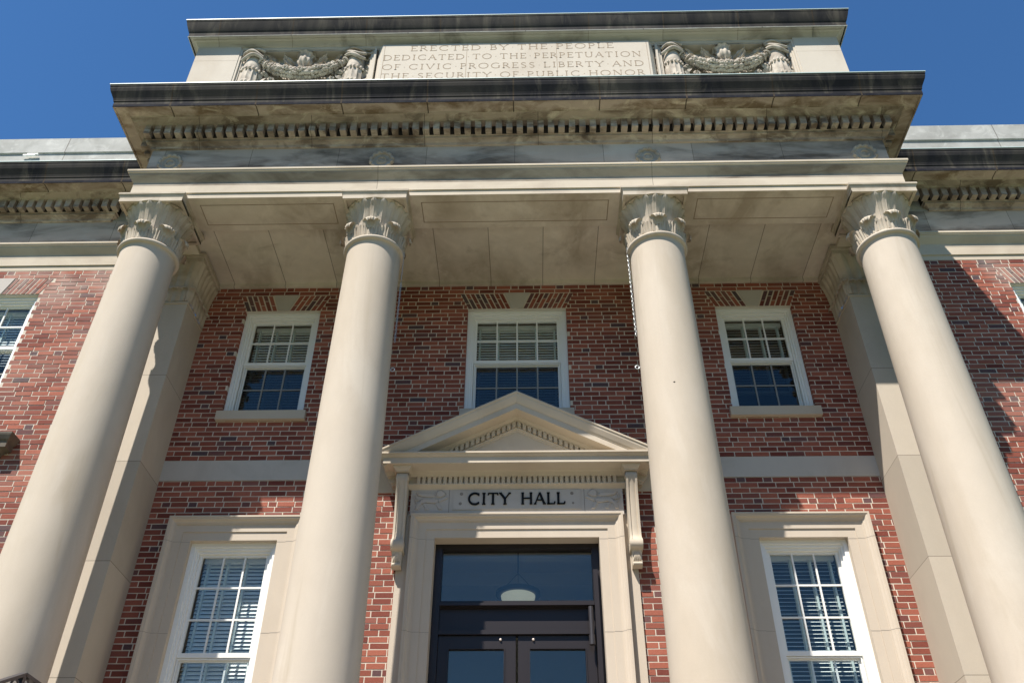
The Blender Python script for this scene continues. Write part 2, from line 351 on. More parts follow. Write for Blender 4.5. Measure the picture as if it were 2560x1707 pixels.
def brick_wall(name, x0, x1, z0, z1, yf, wins, extra=(), arch=(), seed=1):
    """real bricks with a header course every fourth course, jack arches over the windows"""
    rnd = random.Random(seed); mb = MB(); tone = []
    def piece(p, dark):
        mb.add(p, [(0, 3, 2, 1), (4, 5, 6, 7), (0, 1, 5, 4), (1, 2, 6, 5), (2, 3, 7, 6), (3, 0, 4, 7)], 0)
        t = rnd.random(); d = 0.0
        if dark > rnd.random(): d = rnd.uniform(.45, 1.0)
        elif rnd.random() < .12: d = rnd.uniform(.1, .35)
        tone.extend([(t, d, 0, 1)] * 8)
    j = .0062
    holes = list(wins) + list(extra)
    nC = int((z1 - z0) / CR) + 1
    for c in range(nC):
        zt = z1 - c * CR; zb = zt - CR; zc = (zt + zb) / 2
        if zb < z0 - .001: break
        segs = [(x0, x1)]
        hh = [(h[0], h[1]) for h in holes if h[2] < zc < h[3]]
        for (ax, aw) in arch:
            if 2 <= c < 6:
                e = aw + .115 - (c - 2 + .5) / 4 * .115; hh.append((ax - e, ax + e))
        for h0, h1 in hh:
            ns_ = []
            for p, q in segs:
                if h1 <= p or h0 >= q: ns_.append((p, q)); continue
                if h0 > p: ns_.append((p, h0))
                if h1 < q: ns_.append((h1, q))
            segs = ns_
        flem = (c % 4 == 0)
        # brick boundaries of this course
        if flem: unit = .3045; off = (c // 4 % 2) * .152 + .02
        else: unit = .203; off = (c % 2) * .1015
        xs = []; x = x0 - 1 - ((x0 - 1 - off) % unit) - unit
        while x < x1 + 1:
            if flem: xs += [(x, x + .203, 0), (x + .203, x + unit, 1)]
            else: xs.append((x, x + unit, 0))
            x += unit
        for p, q in segs:
            for a, b, hd in xs:
                a2, b2 = max(a, p), min(b, q)
                if b2 - a2 < .035: continue
                jl = j + rnd.uniform(-.001, .001)
                ea = 0 if a2 == p and p > x0 else jl; eb = 0 if b2 == q and q < x1 else jl
                yy = yf + rnd.uniform(-.0022, .0022); dz = rnd.uniform(-.0012, .0012); tl = rnd.uniform(-.0009, .0009)
                A, B = a2 + ea, b2 - eb; lo, hi = zb + .0062 + dz, zt - .0062 + dz
                piece([(A, yy, lo - tl), (B, yy, lo + tl), (B, yf + .1, lo + tl), (A, yf + .1, lo - tl),
                       (A, yy, hi - tl), (B, yy, hi + tl), (B, yf + .1, hi + tl), (A, yf + .1, hi - tl)], .30 if hd else .03)
    # jack arches of splayed soldiers
    za1 = z1 - 2 * CR; za0 = z1 - 6 * CR
    for ax, aw in arch:
        for sgn in (-1, 1):
            t0, t1 = .180, aw + .112; b0, b1 = .079, aw - .002
            nb = max(5, round((t1 - t0) / .068))
            for i in range(nb):
                for (f0, f1) in (((0, .34), (.36, 1)) if i % 2 == 0 else ((0, .64), (.66, 1))):
                    def X(f, e):
                        k0 = (i + e) / nb; return b0 + (b1 - b0) * k0 + (t0 - b0 + ((t1 - t0) - (b1 - b0)) * k0) * f
                    H = za1 - za0 - .012
                    if f1 - f0 < .1: continue
                    g0, g1 = f0 + (.0 if f0 == 0 else .01), f1 - (.0 if f1 == 1 else .01)
                    gl, gr = .13, .87
                    zz0 = za0 + .003 + H * g0; zz1 = za0 + .003 + H * g1; yy = yf + rnd.uniform(-.002, .002)
                    q = [(ax + sgn * X(g0, gl), yy, zz0), (ax + sgn * X(g0, gr), yy, zz0), (ax + sgn * X(g0, gr), yf + .1, zz0), (ax + sgn * X(g0, gl), yf + .1, zz0),
                         (ax + sgn * X(g1, gl), yy, zz1), (ax + sgn * X(g1, gr), yy, zz1), (ax + sgn * X(g1, gr), yf + .1, zz1), (ax + sgn * X(g1, gl), yf + .1, zz1)]
                    piece(q, .42)
    nb_ = len(mb.v)
    mb.wall(x0, x1, z0, z1, [(h[0] - .003, h[1] + .003, h[2] - .0, h[3] + .0) for h in holes], yf + .0035, yf + .35, 1)
    tone.extend([(0, 0, 0, 1)] * (len(mb.v) - nb_)); mb.tone = tone
    return mb.build(name, ['brick', 'mortar'], hall)

def opening(k_, z0=WZ0, z1=WZ1): c, hw = XW[k_]; return (c - hw, c + hw, z0, z1)
low = [(s * 3.112 - LW, s * 3.112 + LW, LZ0, LZ1) for s in (-1, 1)]
BZ0, BZ1 = ZT - 44 * CR, ZT - 40 * CR
DW, DZ = .905, 5.965                     # door opening half width, head
brick_wall('brick_wall', -4.2, 4.2, FLOOR, ZT, 0.0, [opening('c'), opening('l'), opening('r')], [(h[0] - .02, h[1] + .02, h[2], h[3] + .02) for h in low] + [(-DW - .02, DW + .02, FLOOR, DZ + .02), (-4.3, 4.3, BZ0, BZ1)],
           [XW['c'], XW['l'], XW['r']], 3)
lowW = [(c - LW, c + LW, LZ0, LZ1) for c in (XW['wl'][0], XW['wr'][0])]
brick_wall('brick_wall', -9.6, -4.66, 1.2, ZT, -.4, [opening('wl')], [(lowW[0][0] - .02, lowW[0][1] + .02, LZ0, LZ1 + .02)], [XW['wl']], 5)
brick_wall('brick_wall', 4.66, 9.6, 1.2, ZT, -.4, [opening('wr')], [(lowW[1][0] - .02, lowW[1][1] + .02, LZ0, LZ1 + .02)], [XW['wr']], 9)
for s in (-1, 1): b = MB(); b.box(s * 4.6, s * 9.6, -.45, -.05, 0, 1.2); b.build('plinth', 'surround', hall)
# stone string course
b = MB(); b.box(-4.2, 4.2, -.006, .12, BZ0 + .003, BZ1 - .003); b.build('string_course', 'frieze_sign', hall)

# keystones
for k_ in XW:
    cx = XW[k_][0]; yf = -.4 if k_[0] == 'w' else 0.0; z0 = WZ1 + .003; z1 = ZT - 2 * CR + .004; y0 = yf - .006
    b = MB(); b.add([(cx - .072, y0, z0), (cx + .072, y0, z0), (cx + .072, yf + .1, z0), (cx - .072, yf + .1, z0),
                     (cx - .173, y0, z1), (cx + .173, y0, z1), (cx + .173, yf + .1, z1), (cx - .173, yf + .1, z1)],
                    [(0, 3, 2, 1), (4, 5, 6, 7), (0, 1, 5, 4), (1, 2, 6, 5), (2, 3, 7, 6), (3, 0, 4, 7)])
    b.build('keystone', 'frieze_sign', hall)

# ---------------------------------------------------------------- windows
def rect_frame(mb, x0, x1, z0, z1, wl, wt, wb, ya, yb, mi=0):
    mb.box(x0, x0 + wl, ya, yb, z0, z1, mi); mb.box(x1 - wl, x1, ya, yb, z0, z1, mi)
    mb.box(x0 + wl, x1 - wl, ya, yb, z1 - wt, z1, mi); mb.box(x0 + wl, x1 - wl, ya, yb, z0, z0 + wb, mi)
def window(cx, hw, z0, z1, yf, nx, upn, lown, zmeet, sill=True, blind_z=None, big=False, tilt=61, slatcover=1.0):
    fr = MB(); y = yf + .05
    # stepped casing: outer brickmould, then inner stop
    rect_frame(fr, cx - hw, cx + hw, z0, z1, .045, .045, .05, y, y + .13)
    rect_frame(fr, cx - hw + .045, cx + hw - .045, z0 + .05, z1 - .045, .025, .03, .012, y + .022, y + .13)
    rect_frame(fr, cx - hw + .07, cx + hw - .07, z0 + .062, z1 - .075, .022, .028, .01, y + .045, y + .14)
    w = fr.build('window', 'white', hall)
    xi0, xi1 = cx - hw + .092, cx + hw - .092; zi0, zi1 = z0 + .072, z1 - .103
    sa = MB()       # upper sash (outer), muntins on its face
    us = y + .075
    rect_frame(sa, xi0, xi1, zmeet, zi1, .034, .028, .048, us, us + .035)
    gx0, gx1, gz0, gz1 = xi0 + .034, xi1 - .034, zmeet + .048, zi1 - .028
    for i in range(1, nx):
        x = gx0 + (gx1 - gx0) * i / nx; sa.box(x - .0095, x + .0095, us + .006, us + .022, gz0, gz1)
    for i in range(1, upn):
        z = gz0 + (gz1 - gz0) * i / upn
        for q in range(nx):
            a = gx0 + (gx1 - gx0) * q / nx + (.0095 if q else 0); c_ = gx0 + (gx1 - gx0) * (q + 1) / nx - (.0095 if q < nx - 1 else 0)
            sa.box(a, c_, us + .0065, us + .0215, z - .0095, z + .0095)
    lab(sa.build('upper_sash', 'white', w), 'upper sash')
    gl = MB(); gl.box(gx0 - .004, gx1 + .004, us + .022, us + .026, gz0 - .004, gz1 + .004); gl.build('upper_pane', 'glass', w)
    lo = MB(); ls = us + .037
    rect_frame(lo, xi0, xi1, zi0, zmeet + .012, .036, .045, .05, ls, ls + .035)
    mo = .020 if big else .002
    hx0, hx1, hz0, hz1 = xi0 + .036, xi1 - .036, zi0 + .05, zmeet - .033
    for i in range(1, nx):
        x = hx0 + (hx1 - hx0) * i / nx; lo.box(x - .0095, x + .0095, ls + mo, ls + mo + (.014 if big else .009), hz0, hz1, 0 if big else 1)
    for i in range(1, lown):
        z = hz0 + (hz1 - hz0) * i / lown
        for q in range(nx):
            a = hx0 + (hx1 - hx0) * q / nx + (.0095 if q else 0); c_ = hx0 + (hx1 - hx0) * (q + 1) / nx - (.0095 if q < nx - 1 else 0)
            lo.box(a, c_, ls + mo + .0005, ls + mo + (.0135 if big else .0085), z - .0095, z + .0095, 0 if big else 1)
    lo.build('lower_sash', ['white', 'greybar'], w)
    # thin screen frame before the lower sash
    rect_frame(lo2 := MB(), xi0 + .004, xi1 - .004, zi0 + .004, zmeet - .004, .014, .014, .014, us + .012, us + .028)
    lo2.build('screen_frame', 'white', w)
    gl = MB(); gl.box(hx0 - .004, hx1 + .004, ls + .012, ls + .016, hz0 - .004, hz1 + .004); gl.build('lower_pane', 'glass_screen' if not big else 'glass', w)
    # venetian blind with ladder tapes
    bz = blind_z if blind_z is not None else zi0 + .03
    bl = MB(); yb = ls + .13; z = zi1 - .02; pitch = .043; dx = .5 * .05; r_ = R(tilt)
    bl.box(xi0 + .01, xi1 - .01, yb - .03, yb + .03, zi1 - .035, zi1 + .02)
    z = zi1 - .07; rnd = random.Random(int(cx * 100) + 5)
    while z > bz:
        tl = r_ + rnd.uniform(-.03, .03); c_, s_ = math.cos(tl) * dx, math.sin(tl) * dx; e = rnd.uniform(-.0012, .0012)
        bl.add([(xi0 + .012, yb - c_, z - s_ + e), (xi1 - .012, yb - c_, z - s_ - e), (xi1 - .012, yb, z + .003), (xi0 + .012, yb, z + .003), (xi1 - .012, yb + c_, z + s_), (xi0 + .012, yb + c_, z + s_)],
               [(0, 1, 2, 3), (3, 2, 4, 5)])
        z -= pitch
    bl.box(xi0 + .012, xi1 - .012, yb - .026, yb + .026, z - .006, z + .016)
    for i in range(nx + 1):
        x = gx0 + .03 + (gx1 - gx0 - .06) * i / nx
        for o in (-.0285, .0285): bl.box(x - .012, x + .012, yb + o - .0006, yb + o + .0006, z + .017, zi1 - .036, 1)
    bl.build('blind', ['blind', 'tape'], w)
    # room behind
    rm = MB(); xa, xb, za, zb_, ya, yb2 = cx - hw - .25, cx + hw + .25, z0 - .25, z1 + .1, yf + .352, yf + 2.4
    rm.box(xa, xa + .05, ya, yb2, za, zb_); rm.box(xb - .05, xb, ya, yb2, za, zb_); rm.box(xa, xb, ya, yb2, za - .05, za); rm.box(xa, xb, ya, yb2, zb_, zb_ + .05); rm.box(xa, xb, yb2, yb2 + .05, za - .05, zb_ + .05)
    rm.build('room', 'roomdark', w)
    if sill:
        sl = MB(); sl.box(cx - hw - .045, cx + hw + .045, yf - .055, yf + .11, z0 - .125, z0 - .002); sl.build('sill', 'surround', w)
        fl = MB(); fl.box(cx - hw - .004, cx + hw + .004, yf + .015, yf + .06, z1 - .012, z1 - .001); fl.build('head_flashing', 'putty', w)
    return w
zm = 8.44
lab(window(*XW['c'], WZ0, WZ1, 0, 4, 2, 2, zm), 'wide central window with half lowered blind above the door pediment')
lab(window(*XW['l'], WZ0, WZ1, 0, 3, 2, 2, zm), 'upper window with white blind left of the pediment')
lab(window(*XW['r'], WZ0, WZ1, 0, 3, 2, 2, zm, blind_z=8.05, tilt=44), 'upper window with raised blind right of the pediment')
lab(window(*XW['wl'], WZ0, WZ1, -.4, 3, 2, 2, zm), 'left wing upper window')
lab(window(*XW['wr'], WZ0, WZ1, -.4, 3, 2, 2, zm), 'right wing upper window')
lab(window(-3.112, LW, LZ0, LZ1, -.02, 3, 3, 3, 4.70, sill=False, big=True, tilt=58), 'tall ground floor window left of the entrance')
lab(window(3.112, LW, LZ0, LZ1, -.02, 3, 3, 3, 4.70, sill=False, big=True, tilt=29), 'tall ground floor window right of the entrance')
for c in (XW['wl'][0], XW['wr'][0]): window(c, LW, LZ0, LZ1, -.42, 3, 3, 3, 4.70, sill=True, big=True)

# stone architrave surrounds
def surround(cx, hw, ztop, zbot, wd, yb=0.0, name='window_surround', par=None):
    s_ = wd / .27
    pr = [(0, yb + .02), (0, yb - .112), (.020, yb - .112), (.0205, yb - .106), (.036, yb - .104), (.044, yb - .098), (.056, yb - .080), (.070, yb - .072), (.078, yb - .070), (.0785, yb - .062), (.090, yb - .060), (.090, yb - .054), (.172, yb - .054), (.173, yb - .042), (.27, yb - .042), (.27, yb + .16), (.20, yb + .16)]
    pr = [(-o * s_, h) for o, h in pr]
    path = [(cx - hw - wd, zbot), (cx - hw - wd, ztop + wd), (cx + hw + wd, ztop + wd), (cx + hw + wd, zbot)]
    mb = MB(); mb.sweep(pr, path, lambda u, v, h: (u, h, v), 0)
    # joints cut as fine dark lines across the jambs
    for s in (-1, 1):
        for zj in (ztop - .02, 4.90, 4.20):
            x0, x1 = cx + s * hw, cx + s * (hw + wd)
            pts = [(cx + s * (hw + wd + o), h - .0012) for o, h in pr[1:15]]
            for (a, ya), (b_, yb_) in zip(pts, pts[1:]):
                if abs(a - b_) < .004: continue
                mb.add([(a, ya, zj - .0018), (b_, yb_, zj - .0018), (b_, yb_, zj + .0018), (a, ya, zj + .0018)], [(0, 1, 2, 3)], 1)
    return mb.build(name, ['surround', 'groove_soft'], par or hall)
for s in (-1, 1): surround(s * 3.112, LW, LZ1, LZ0 - .02, .27)
for c in (XW['wl'][0], XW['wr'][0]): surround(c, LW, LZ1, LZ0 - .02, .27, -.4)
ds = surround(0, .90, 5.945, FLOOR, .27, 0.0, 'door_surround')
# flat outer strip beside the door surround, carrying the consoles
for s in (-1, 1): b = MB(); b.box(s * 1.172, s * 1.30, -.03, .05, FLOOR, 6.24); b.build('side_strip', 'surround', ds)

# ---------------------------------------------------------------- door and transom
dr = MB(); yd = .12
rect_frame(dr, -DW, DW, FLOOR, DZ, .085, .075, .0, yd, yd + .12)
dr.box(-DW + .085, DW - .085, yd + .01, yd + .12, 5.225, 5.30)         # transom bar
dr.box(-DW + .085, DW - .085, yd - .035, yd + .01, 5.235, 5.262)
dr.box(-DW + .085, DW - .085, yd + .04, yd + .10, 4.98, 5.225)          # fascia panel
dr.box(-DW + .085, DW - .085, yd - .012, yd + .10, 4.935, 4.98)
dfr = dr.build('door_frame', 'blackframe', hall)
gl = MB(); gl.box(-DW + .08, DW - .08, yd + .06, yd + .066, 5.295, DZ - .07); gl.build('transom_pane', 'glass_door', dfr)
b = MB(); b.box(DW - .083, DW - .035, yd - .06, yd - .003, FLOOR + .1, 5.62); b.build('conduit', 'blackframe', dfr)
b = MB(); b.tube([(DW - .13, yd - .07, 4.90), (DW - .13, yd - .07, 5.20)], .026, 12); b.tube([(DW - .13, yd - .07, 4.80), (DW - .13, yd - .07, 4.90)], .032, 12); b.build('door_closer', 'iron', dfr)
for s in (-1, 1):
    lf = MB(); xo, xi = s * (DW - .09), s * .012; x0, x1 = min(xo, xi), max(xo, xi); st = .10 if True else 0
    gi0, gi1 = (s * .135, s * .705); g0, g1 = min(gi0, gi1), max(gi0, gi1)
    za, zb_ = FLOOR + .01, 4.928
    lf.wall(x0, x1, za, zb_, [(g0, g1, FLOOR + .35, 4.79)], yd + .02, yd + .07)
    rect_frame(lf, g0 - .012, g1 + .012, FLOOR + .338, 4.802, .012, .012, .012, yd + .012, yd + .03)
    d = lf.build('door_leaf', 'blackframe', hall)
    gl = MB(); gl.box(g0 - .002, g1 + .002, yd + .045, yd + .05, FLOOR + .345, 4.795); gl.build('door_pane', 'glass_door', d)
    b = MB(); b.ball((s * .17, yd + .012, 4.885), .013, n=10); b.build('bolt', 'knob', d, 40)
    b = MB(); b.tube([(s * .09, yd - .04, 3.5), (s * .09, yd - .04, 4.1)], .016, 10); b.tube([(s * .09, yd - .04, 3.55), (s * .09, yd + .02, 3.55)], .01, 8); b.tube([(s * .09, yd - .04, 4.05), (s * .09, yd + .02, 4.05)], .01, 8); b.build('handle', 'steel', d, 40)
rm = MB(); rm.box(-1.9, -1.85, .36, 4, FLOOR, 6.6); rm.box(1.85, 1.9, .36, 4, FLOOR, 6.6); rm.box(-1.9, 1.9, .36, 4, 6.6, 6.65); rm.box(-1.9, 1.9, 4, 4.05, FLOOR, 6.65); rm.box(-1.9, 1.9, .36, 4, FLOOR - .05, FLOOR)
rm.box(-1.85, 1.85, 1.2, 1.35, 6.28, 6.6); rm.box(-1.85, 1.85, 2.4, 2.55, 6.42, 6.6)
rm.build('vestibule', 'room', hall)

# pendant lamp behind the transom
lp = empty('pendant_lamp', (0.0, .95, 6.6))
tag(lp, 'pendant lamp with pale glass bowl hanging behind the glass above the doors', 'lamp')
def lampobj(mb, name, mat, sm=40):
    return mb.build(name, mat, lp, sm)
def L_(p): return p
zL = -.92
b = MB(); b.tube([(0, 0, 0), (0, 0, zL + .26)], .008, 8); b.lathe([(.0, 0), (.05, -.004), (.045, -.03), (.01, -.05)], 0, 0, 20); lampobj(b, 'stem', 'lampmetal')
b = MB()
for a in range(3):
    t = R(90 + 120 * a); b.tube([(.01 * math.cos(t), .01 * math.sin(t), zL + .27), (.17 * math.cos(t), .17 * math.sin(t), zL + .08)], .005, 6)
lampobj(b, 'suspension_chain', 'lampmetal')
b = MB(); b.lathe([(.235, zL + .0), (.262, zL + .012), (.262, zL + .045), (.235, zL + .06), (.20, zL + .075), (.19, zL + .05), (.20, zL + .0), (.235, zL)], 0, 0, 40); lampobj(b, 'rim', 'lampmetal')
b = MB(); b.lathe([(.205, zL + .03), (.195, zL - .03), (.165, zL - .07), (.11, zL - .10), (.05, zL - .115), (.001, zL - .118)], 0, 0, 40); lampobj(b, 'bowl', 'lampglass')

# ---------------------------------------------------------------- door hood: frieze, cornice, pediment, consoles
FZ0, FZ1 = 6.20, 6.535
b = MB(); b.box(-1.19, 1.19, -.08, .06, FZ0, FZ1); fz = b.build('door_frieze', 'frieze_sign', hall)
b = MB()
b.box(-.715, .715, -.089, -.081, 6.262, 6.505)            # raised name tablet
b.box(-.70, .70, -.0905, -.0885, 6.272, 6.495)
b.build('name_tablet', 'frieze_sign', fz)
for s in (-1, 1):
    b = MB(); b.box(s * .755, s * .761, -.0815, -.08, 6.23, 6.52); b.build('panel_line', 'groove_soft', fz)
    for x, z, r in ((.62, 6.455, .02), (.63, 6.335, .014)): b = MB(); b.tube([(s * x, -.0895, z), (s * x, -.0925, z)], r if s > 0 or z > 6.4 else .018, 14); b.build('patch', 'groove_soft', fz)

def strokes(mb, polys, ox, oz, sx, sz, y, th, mi=0, n=6):
    for pl in polys:
        pts = [(ox + p[0] * sx, y, oz + p[1] * sz) for p in pl]
        mb.tube(pts, th, n, mi)
# winged beasts carved in low relief
def beast(sign):
    c = MB(); ox = sign * -.965; sc = .20 * 1.0
    def P(pts): return [(ox + sign * x * sc, z * .128 + 6.385) for x, z in pts]
    def relief(pts, d, mi=0):
        q = P(pts); n = len(q); cxx = sum(p[0] for p in q) / n; czz = sum(p[1] for p in q) / n
        f = [(x, -.081, z) for x, z in q]; i_ = [(cxx + (x - cxx) * .82, -.081 - d, czz + (z - czz) * .82) for x, z in q]
        c.grid([f, i_], mi, closev=True); o = len(c.v); c.v += i_ + [(cxx, -.081 - d * 1.15, czz)]; 
        for k2 in range(n): c.f.append((o + k2, o + (k2 + 1) % n, o + n)); c.m.append(mi)
    body = [(-.62, -.05), (-.45, .14), (-.1, .10), (.25, .12), (.45, .05), (.42, -.25), (.25, -.35), (-.05, -.30), (-.3, -.25), (-.5, -.38), (-.68, -.35)]
    relief(body, .012)
    relief([(.35, .85), (.55, 1.0), (.72, .8), (.85, .62), (.80, .42), (.68, .30), (.5, .2), (.33, .3), (.28, .55)], .014)      # head with mane
    relief([(-.85, .72), (-.6, .68), (-.2, .66), (.2, .62), (.28, .4), (.1, .25), (-.3, .28), (-.55, .34), (-.75, .45)], .010)  # wing
    relief([(.42, .0), (.62, .18), (.85, .30), (.98, .30), (.95, .15), (.8, .02), (.62, -.1), (.45, -.28)], .010)                # raised paw
    relief([(.25, -.28), (.45, -.25), (.62, -.75), (.68, -.95), (.5, -.95), (.42, -.8)], .010)
    relief([(-.68, -.1), (-.45, -.3), (-.62, -.65), (-.66, -.95), (-.85, -.95), (-.82, -.6)], .010)
    relief([(-.40, -.28), (-.18, -.30), (-.22, -.55), (-.08, -.78), (-.12, -.95), (-.30, -.95), (-.30, -.75), (-.42, -.5)], .008)
    for pl in ([(-.62, -.02), (-.85, .0), (-.98, .25), (-.92, .48), (-.80, .40), (-.80, .18), (-.9, -.1), (-.78, -.3)],
               [(.45, .55), (.62, .5)], [(.66, .46), (.84, .50)], [(-.7, .55), (.1, .5)], [(-.6, .44), (.05, .38)], [(.82, .22), (.96, .12)], [(.3, .8), (.25, .55), (.35, .25)], [(.42, .85), (.38, .6), (.45, .3)]):
        c.tube([(x, -.088, z) for x, z in P(pl)], .0045, 5)
    # incised outline
    for pl in (body, [(.35, .85), (.55, 1.0), (.72, .8), (.85, .62), (.80, .42), (.68, .30)], [(-.85, .72), (-.6, .68), (-.2, .66), (.2, .62)], [(-.85, .72), (-.75, .45), (-.55, .34), (-.3, .28), (.1, .25)]):
        q = P(pl); c.tube([(x, -.0805, z) for x, z in q], .0028, 4, 1)
    c.build('winged_beast_relief', ['frieze_sign', 'groove_soft'], fz, 35)
beast(1); beast(-1)

hood = MB()      # cornice of the hood: (outward, height) around the three sides
HX = 1.18
hp = [(.0, FZ1 - .02), (.02, FZ1 + .0), (.052, FZ1 + .022), (.052, 6.570), (.004, 6.572), (.004, 6.656), (.052, 6.658), (.056, 6.668), (.068, 6.70), (.082, 6.715), (.24, 6.720), (.245, 6.716), (.250, 6.722), (.25, 6.797), (.262, 6.800), (.275, 6.815), (.278, 6.822), (.292, 6.826), (.292, 6.846), (.0, 6.850)]
hood.sweep([(o, h) for o, h in hp], [(HX + .07, .05), (HX + .07, -.08), (-HX - .07, -.08), (-HX - .07, .05)], XY)
# note: travel is right-to-left so that the offset points outwards
hp_ob = hood.build('door_hood', 'hood', hall)
dn = MB()
nd = 38; pt = 2 * 1.14 / nd
for i in range(nd): dn.box(-1.14 + pt * (i + .17), -1.14 + pt * (i + .80), -.130, -.082, 6.571, 6.657)
dn.build('dentil_course', 'hood', hp_ob)
# raking pediment
pd = MB(); AP = 7.665; XE = 1.575; ZE = 6.868
sl = math.atan2(AP - ZE, XE); cs = math.cos(sl)
rk = [(0, .02), (0, -.375), (.018, -.375), (.020, -.366), (.050, -.360), (.10, -.335), (.118, -.322), (.121, -.322), (.121, -.316), (.190, -.316), (.192, -.16), (.205, -.15), (.225, -.125), (.236, -.122), (.237, -.092), (.306, -.092), (.307, -.114), (.325, -.110), (.330, -.098), (.350, -.094), (.352, .02)]
rk = [(-o, h) for o, h in rk]
pd.sweep(rk, [(-XE - .0, ZE), (0, AP), (XE, ZE)], lambda u, v, h: (u, h, v), 0)
# end caps of the raking mouldings and tympanum
for s in (-1, 1):
    q = []
    nx_, nz_ = -math.sin(sl) * -1, math.cos(sl)
    for o, h in rk: q.append((s * (XE + (-math.sin(sl)) * (-o) * 1), h, ZE + math.cos(sl) * o))
    o = len(pd.v); pd.v += q; pd.f.append(tuple(range(o, o + len(q)))); pd.m.append(0)
pd.add([(-1.3, -.088, 6.84), (1.3, -.088, 6.84), (0, -.088, AP - .30)], [(0, 1, 2)])
pdo = pd.build('pediment', 'hood', hall)
dn = MB()
L = XE / cs
for s in (-1, 1):
    for i in range(1, 22):
        d = i * .0605 - .03; x = s * d
        ztop = AP - abs(x) * math.tan(sl) - .238 / cs; w2 = .0195
        zz = [ztop - (abs(x + dx_) - abs(x)) * math.tan(sl) for dx_ in (-w2, w2)]
        if ztop < 6.88: continue
        a, b_ = x - w2, x + w2
        dn.add([(a, -.135, zz[0] - .070), (b_, -.135, zz[1] - .070), (b_, -.090, zz[1] - .070), (a, -.090, zz[0] - .070), (a, -.135, zz[0]), (b_, -.135, zz[1]), (b_, -.090, zz[1]), (a, -.090, zz[0])],
               [(0, 3, 2, 1), (4, 5, 6, 7), (0, 1, 5, 4), (1, 2, 6, 5), (2, 3, 7, 6), (3, 0, 4, 7)])
dn.build('dentil_course', 'hood', pdo)
for s in (-1, 1): b = MB(); b.box(s * 1.19, s * 1.62, -.012, .05, 6.52, 6.86); b.build('hood_backing', 'hood', hp_ob)

# scrolled consoles
def console(x):
    c = MB(); hw = .062; W = [-1, -.62, -.55, 0, .55, .62, 1]
    # side profile (projection p, z) top to bottom, front face
    pr = []
    for t in range(0, 11):     # upper scroll head, overhanging
        a = R(-60 + t * 24); pr.append((.145 + .05 * math.sin(a) + .0, 6.60 + .055 * math.cos(a)))
    pr = [(.19, 6.655), (.215, 6.63), (.222, 6.59), (.21, 6.54), (.19, 6.48), (.17, 6.38), (.152, 6.25), (.14, 6.12), (.132, 6.0), (.132, 5.92), (.142, 5.88), (.158, 5.85), (.165, 5.81), (.155, 5.775), (.13, 5.755), (.11, 5.75), (.10, 5.72), (.09, 5.67), (.085, 5.63), (.095, 5.605), (.09, 5.585), (.06, 5.575), (.03, 5.57), (.02, 5.57)]
    P = []
    for p, z in pr:
        w = hw * (1.0 if z > 5.86 else 1.12 if z > 5.75 else .85); row = []
        for q in W:
            groove = -.012 if (abs(q) < .56) and 5.86 < z < 6.56 else 0
            mid = .010 if q == 0 and 5.86 < z < 6.56 else 0
            row.append((x + q * w, -.03 - p - groove * -1 * -1 + -mid if False else -.03 - p + (-groove) - mid, z))
        P.append(row)
    c.grid(P)
    for s in (-1, 1):       # cheeks
        fr = [(x + s * (hw * (1.0 if z > 5.86 else 1.12 if z > 5.75 else .85)), -.03 - p, z) for p, z in pr]
        bk = [(q[0], -.02, q[2]) for q in fr]; c.grid([fr, bk])
        # scroll eyes
        for (cy, cz, r) in ((-.03 - .17, 6.595, .040), (-.03 - .115, 5.815, .038)):
            sp = []
            for t in range(26):
                a = t * .5; rr = r * (1 - t / 30); sp.append((x + s * (hw + .004), cy + rr * math.cos(a), cz + rr * math.sin(a)))
            c.tube(sp, .006, 5)
    c.tube([(x - .062, -.03 - .165, 6.63), (x + .062, -.03 - .165, 6.63)], .036, 14)
    for i in range(5):        # leaf at the foot
        a = (i - 2) * .35
        c.tube([(x + .0 + .03 * math.sin(a) * k2, -.03 - .085 - .02 * math.sin(k2 * 1.5), 5.76 - .06 * k2) for k2 in (0, .7, 1.4, 2.1, 2.6)], lambda t: .012 * (1.1 - t * .6), 6)
    c.tube([(x - .045, -.12, 5.60), (x + .045, -.12, 5.60)], .022, 10)
    ob = c.build('console', 'hood', hall, 38)
    cp = MB(); o = .0
    cp.sweep([(.0, 6.655), (.0, 6.665), (.012, 6.675), (.030, 6.70), (.034, 6.712), (.034, 6.724)], [(x + hw + .012, -.02), (x + hw + .012, -.265), (x - hw - .012, -.265), (x - hw - .012, -.02)], XY)
    cp.add([(x + hw + .012, -.02, 6.655), (x + hw + .012, -.265, 6.655), (x - hw - .012, -.265, 6.655), (x - hw - .012, -.02, 6.655)], [(0, 1, 2, 3)])
    cp.build('console_cap', 'hood', ob)
console(-1.285); console(1.285)

# ---------------------------------------------------------------- letters
def arc(cx, cy, rx, ry, a0, a1, n=14): return [(cx + rx * math.cos(R(a0 + (a1 - a0) * i / n)), cy + ry * math.sin(R(a0 + (a1 - a0) * i / n))) for i in range(n + 1)]
